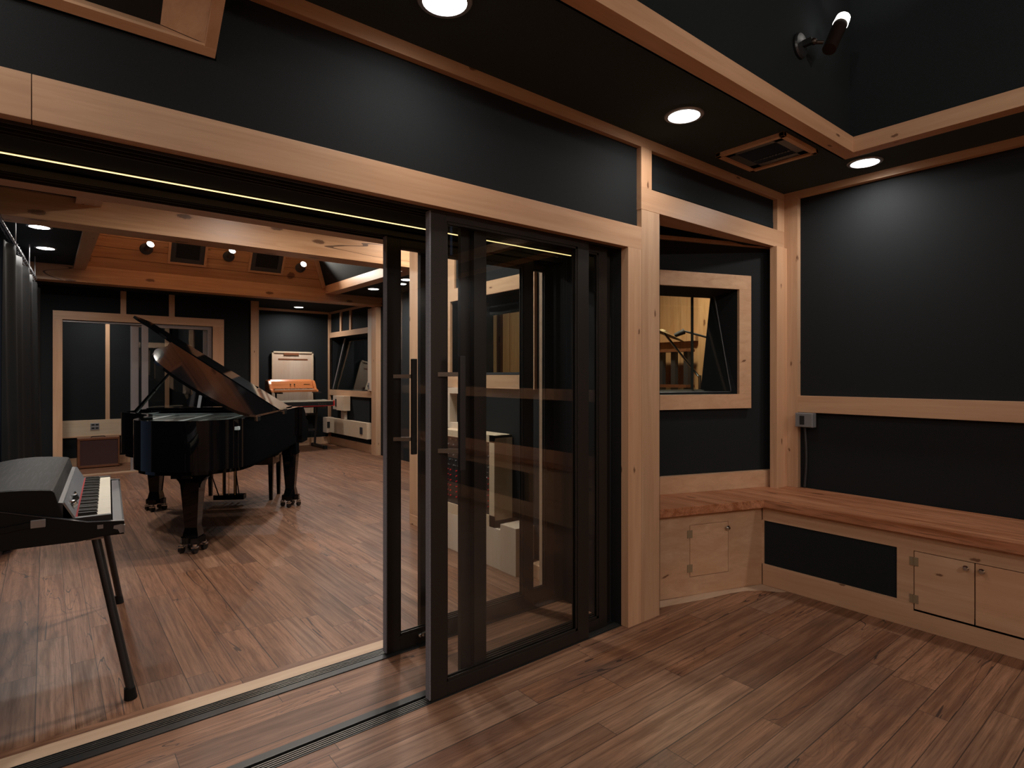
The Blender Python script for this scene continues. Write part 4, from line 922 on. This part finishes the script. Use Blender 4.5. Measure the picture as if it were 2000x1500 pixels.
for x in (-.06, 0, .06):
    obj('pedal_rod', MB().cyl((x, .135, .08), (x, .135, .62), .0035, seg=6), 'brass', gp, local=True)
    obj('pedal', MB().box(x - .012, x + .012, .20, .33, .045, .056, bev=.003), 'brass', gp, local=True)
for s in (-1, 1): obj('lyre_brace', MB().cyl((s * .10, .14, .10), (s * .14, -.18, .62), .006, seg=6), 'lacq', gp, local=True)
# bench
pb = thing('piano_bench', 'black wooden piano bench with leather top, tucked under the piano keyboard', 'bench', (1.42 + .5 * .515, 6.43 + .5 * .857, 0), R(-31))
obj('seat', MB().box(-.42, .42, -.19, .19, .47, .495, bev=.006), 'lacq', pb, local=True)
obj('cushion', MB().box(-.37, .37, -.145, .145, .492, .512, bev=.008), 'vinyl', pb, local=True)
obj('apron', MB().box(-.385, .385, -.165, -.145, .38, .47).box(-.385, .385, .145, .165, .38, .47).box(-.385, -.365, -.165, .165, .38, .47).box(.365, .385, -.165, .165, .38, .47), 'lacq', pb, local=True)
for sx in (-1, 1):
    for sy in (-1, 1):
        q = MB(); q.box(-1, 1, -1, 1, 0, .47)
        for v_ in q.bm.verts:
            f = .016 if v_.co.z < .2 else .026; v_.co.x = sx * .365 + math.copysign(f, v_.co.x); v_.co.y = sy * .16 + math.copysign(f, v_.co.y)
        obj('leg', q, 'lacq', pb, local=True)

# ================================================================== KEYBOARDS IN THE ALCOVE
ks = thing('keyboard_stand', 'black two-tier keyboard stand on the alcove floor carrying both keyboards', 'stand', (3.6, 10.7, 0))
def bar(p, q, w=.022): return MB().cyl(p, q, w, seg=6)
for x in (3.30, 4.0):
    f = obj('foot_bar', MB().box(x - .028, x + .028, 10.40, 11.05, .012, .055, bev=.004), 'abs', ks)
    for y in (10.42, 11.03): obj('rubber_foot', MB().box(x - .03, x + .03, y - .03, y + .03, 0, .06, bev=.004), 'vinyl', f)
    obj('upright', bar((x, 10.95, .04), (x, 10.85, .80)), 'abs', ks)
    obj('lower_arm', MB().box(x - .02, x + .02, 10.42, 10.88, .745, .785, bev=.003), 'abs', ks)
    obj('upper_post', bar((x - .0, 10.98, .74), (x - .0, 11.0, 1.03), .016), 'abs', ks)
    obj('upper_arm', MB().box(x - .02, x + .02, 10.66, 11.04, 1.015, 1.045, bev=.003), 'abs', ks)
obj('cross_bar', MB().box(3.28, 4.02, 10.90, 10.93, .30, .345).box(3.28, 4.02, 10.88, 10.91, .60, .64).box(3.28, 4.02, 10.85, 10.89, .745, .785), 'abs', ks)
obj('knob', MB().ball((3.80, 10.87, .62), .028, 10).ball((3.72, 10.89, .33), .024, 10), 'grey', ks)
ep = thing('wooden_electric_piano', 'orange-brown wooden cased electric piano on the upper tier of the keyboard stand', 'electric piano', (3.53, 10.85, 1.045))
wx0, wx1 = 3.11, 3.955
prof = [(10.64, 1.05), (10.64, 1.085), (10.72, 1.10), (10.78, 1.20), (10.83, 1.255), (11.02, 1.262), (11.02, 1.05)]
for a, c, nm_ in ((wx0, wx0 + .05, 'cheek'), (wx1 - .05, wx1, 'cheek')): obj(nm_, MB().prism([(10.62, 1.045)] + prof[1:6] + [(11.02, 1.045)], a, c, axis=0, bev=.008), 'orange', ep)
obj('case', MB().prism([(10.66, 1.05), (10.66, 1.068), (10.77, 1.075), (10.79, 1.12), (10.84, 1.24), (10.87, 1.272), (11.0, 1.275), (11.0, 1.05)], wx0 + .05, wx1 - .05, axis=0, bev=.003), 'orange', ep)
obj('front_lip', MB().box(wx0 + .04, wx1 - .04, 10.632, 10.66, 1.047, 1.082, bev=.004), 'orange', ep)
obj('white_keys', MB().box(wx0 + .07, wx1 - .07, 10.665, 10.775, 1.075, 1.098, bev=.001), 'white', ep)['kind'] = 'stuff'
kb = MB()
for k in range(37):
    if k % 7 not in (2, 6): kb.box(wx0 + .085 + k * .0185, wx0 + .096 + k * .0185, 10.71, 10.785, 1.098, 1.110)
obj('black_keys', kb, 'keydark', ep)['kind'] = 'stuff'
obj('control_knob', MB().cyl((3.50, 10.82, 1.19), (3.50, 10.795, 1.18), .009).cyl((3.57, 10.82, 1.19), (3.57, 10.795, 1.18), .009), 'keydark', ep)
obj('name_badge', MB().box(3.74, 3.86, 10.8115, 10.8155, 1.178, 1.188), 'brass', ep)
rk2 = thing('red_stage_keyboard', 'red and black stage keyboard on the lower tier, poking out right of the piano', 'keyboard', (3.6, 10.55, .79))
obj('case', MB().box(2.98, 4.155, 10.42, 10.76, .795, .872, bev=.003), 'abs', rk2)
obj('red_shell', MB().box(2.97, 4.16, 10.415, 10.765, .786, .797, bev=.003).box(4.15, 4.178, 10.415, 10.765, .786, .885, bev=.003).box(2.955, 2.98, 10.415, 10.765, .786, .885, bev=.003), 'red', rk2)
obj('top_panel', MB().box(2.98, 4.15, 10.418, 10.52, .872, .888, bev=.002), 'white', rk2)
obj('white_keys', MB().box(3.02, 4.10, 10.57, 10.75, .872, .896, bev=.002), 'white', rk2)['kind'] = 'stuff'
sc_ = MB(); px_ = 3.86
pts = [(px_ + k * .0085, 10.4185, .832 + .010 * math.sin(k * 1.35) * (1 if k % 4 else 1.7)) for k in range(20)]
sc_.tube(pts, .0016, 5); sc_.tube([(px_ + .01, 10.4185, .818), (px_ + .15, 10.4185, .816)], .0012, 5)
obj('white_script_mark', sc_, 'chrome', rk2)

# ================================================================== STAGE PIANO AT THE LEFT (local x = player side, local y = along keyboard)
rh = thing('stage_electric_piano', 'black vintage stage electric piano with streaked domed cover on splayed tube legs, front left', 'electric piano', (.258, 2.9, 0), R(-4))
LN = 1.19
cheek = [(0, .698), (0, .741), (-.125, .752), (-.40, .832), (-.60, .842), (-.60, .685), (-.15, .680)]
for y0_, y1_ in ((0, .022), (LN - .022, LN)):
    o = obj('end_cheek', MB().prism(cheek, y0_, y1_, axis=1, bev=.003), 'vinyl', rh, local=True)
    e = MB()
    for (xa, za_), (xb, zb_) in zip(cheek[1:4], cheek[2:5]): e.quadprism([(xa, y0_ - .001, za_), (xb, y0_ - .001, zb_), (xb, y1_ + .001, zb_), (xa, y1_ + .001, za_)], (0, 0, .003))
    obj('edge_trim', e, 'dgrey', o, local=True)
    s = -1 if y0_ == 0 else 1; yy = y0_ if s < 0 else y1_
    obj('corner_guard', MB().prism([(.0015, .696), (.0015, .728), (-.012, .731), (-.036, .728), (-.038, .716), (-.022, .710), (-.016, .694)], yy + s * .0015 - .001, yy + s * .0015 + .001, axis=1).box(-.002, .002, yy - .012, yy + .012, .694, .728), 'grey', o, local=True)
    obj('latch_plate', MB().box(-.092, -.072, yy + s * .001 - .001, yy + s * .001 + .002, .722, .738).cyl((-.081, yy, .732), (-.081, yy + s * .005, .732), .005), 'grey', o, local=True)
    hb = obj('handle_strap', MB().quadprism([(-.56, yy, .730), (-.29, yy, .762), (-.29, yy, .783), (-.56, yy, .752)], (0, s * .010, 0)), 'vinyl', o, local=True)
    obj('handle_end', MB().box(-.302, -.256, yy + s * .006 - .006, yy + s * .006 + .006, .757, .788, bev=.003), 'grey', o, local=True)
obj('tray', MB().box(-.60, 0, .022, LN - .022, .684, .70).box(-.006, 0, .022, LN - .022, .70, .738).box(-.60, -.592, .02, LN - .02, .70, .84), 'vinyl', rh, local=True)
obj('key_slip', MB().box(-.040, -.006, .022, LN - .022, .70, .742, bev=.002), 'dgrey', rh, local=True)
for y in (.024, LN - .05): obj('key_block', MB().box(-.20, -.045, y, y + .026, .70, .772, bev=.002), 'abs', rh, local=True)
# domed cover
cv = []
for k in range(13):
    x = -.24 - k * .36 / 12; cv.append((x, .893 + .018 * math.sin(k / 12 * PI * .9) - .028 * (k / 12) ** 2))
cov = [(-.205, .78), (-.232, .886)] + cv + [(-.60, .77)]
obj('harp_cover', MB().prism(cov, .03, LN - .03, axis=1, bev=.004), 'cover', rh, local=True, smooth=True)
for y in (.02, LN - .03): obj('cover_side', MB().prism([(x, z - .001) for x, z in cov], y, y + .011, axis=1, bev=.001), 'vinyl', rh, local=True)
# silver name rail with knobs
obj('name_rail', MB().quadprism([(-.165, .035, .772), (-.165, LN - .035, .772), (-.200, LN - .035, .838), (-.200, .035, .838)], (-.006, 0, -.004)), 'grey2', rh, local=True)
obj('rail_flange', MB().quadprism([(-.205, .035, .836), (-.205, LN - .035, .836), (-.226, LN - .035, .84), (-.226, .035, .84)], (0, 0, -.06)), 'dgrey', rh, local=True)
for y in (.16, .30): obj('control_knob', MB().lathe([(0, .020), (.012, .018), (.016, .002), (.018, 0), (0, 0)], (-.181, y, .806), (.9, 0, .45)), 'chrome' if y < .2 else 'keydark', rh, local=True, smooth=True)
obj('input_jack', MB().lathe([(0, .006), (.010, .006), (.011, 0), (0, 0)], (-.180, .42, .806), (.9, 0, .45)), 'chrome', rh, local=True)
obj('felt_strip', MB().box(-.166, -.158, .05, LN - .05, .765, .772), 'felt', rh, local=True)
nw = 43; kw = (LN - .11) / nw
for k in range(nw):
    y = .055 + k * kw
    obj('white_key', MB().box(-.158, -.046, y + .0006, y + kw - .0006, .742, .768, bev=.0012), 'white', rh, local=True)
    obj2 = None
j = 0
for k in range(nw - 1):
    if (k + 5) % 7 in (2, 6): continue
    y = .055 + (k + 1) * kw
    obj('black_key', MB().prism([(-.158, .766), (-.158, .782), (-.096, .780), (-.091, .766)], y - .0062, y + .0062, axis=1, bev=.001), 'keydark', rh, local=True)
# legs
fr_ = [(-.105, .08, .030, -.01), (-.13, LN - .10, .015, 1.24)]
for tx, ty, fx, fy in ((-.102, .10, .024, -.012), (-.102, LN - .10, .0, LN + .05), (-.52, .10, -.64, -.012), (-.52, LN - .10, -.64, LN + .05)):
    l = obj('leg', MB().cyl((tx, ty, .685), (fx, fy, .03), .0165, seg=16), 'abs', rh, local=True, smooth=True)
    obj('rubber_foot', MB().cyl((fx - (tx - fx) * .0 - .002, fy, 0.0), (fx - .006, fy, .048), .024, .020, 16), 'vinyl', l, local=True, smooth=True)
    obj('leg_socket', MB().box(tx - .03, tx + .03, ty - .03, ty + .03, .664, .688), 'grey', l, local=True)
obj('cross_brace', MB().quadprism([(-.092, .16, .66), (-.072, .16, .66), (-.045, LN - .14, .47), (-.065, LN - .14, .47)], (0, 0, -.004)), 'dgrey', rh, local=True)
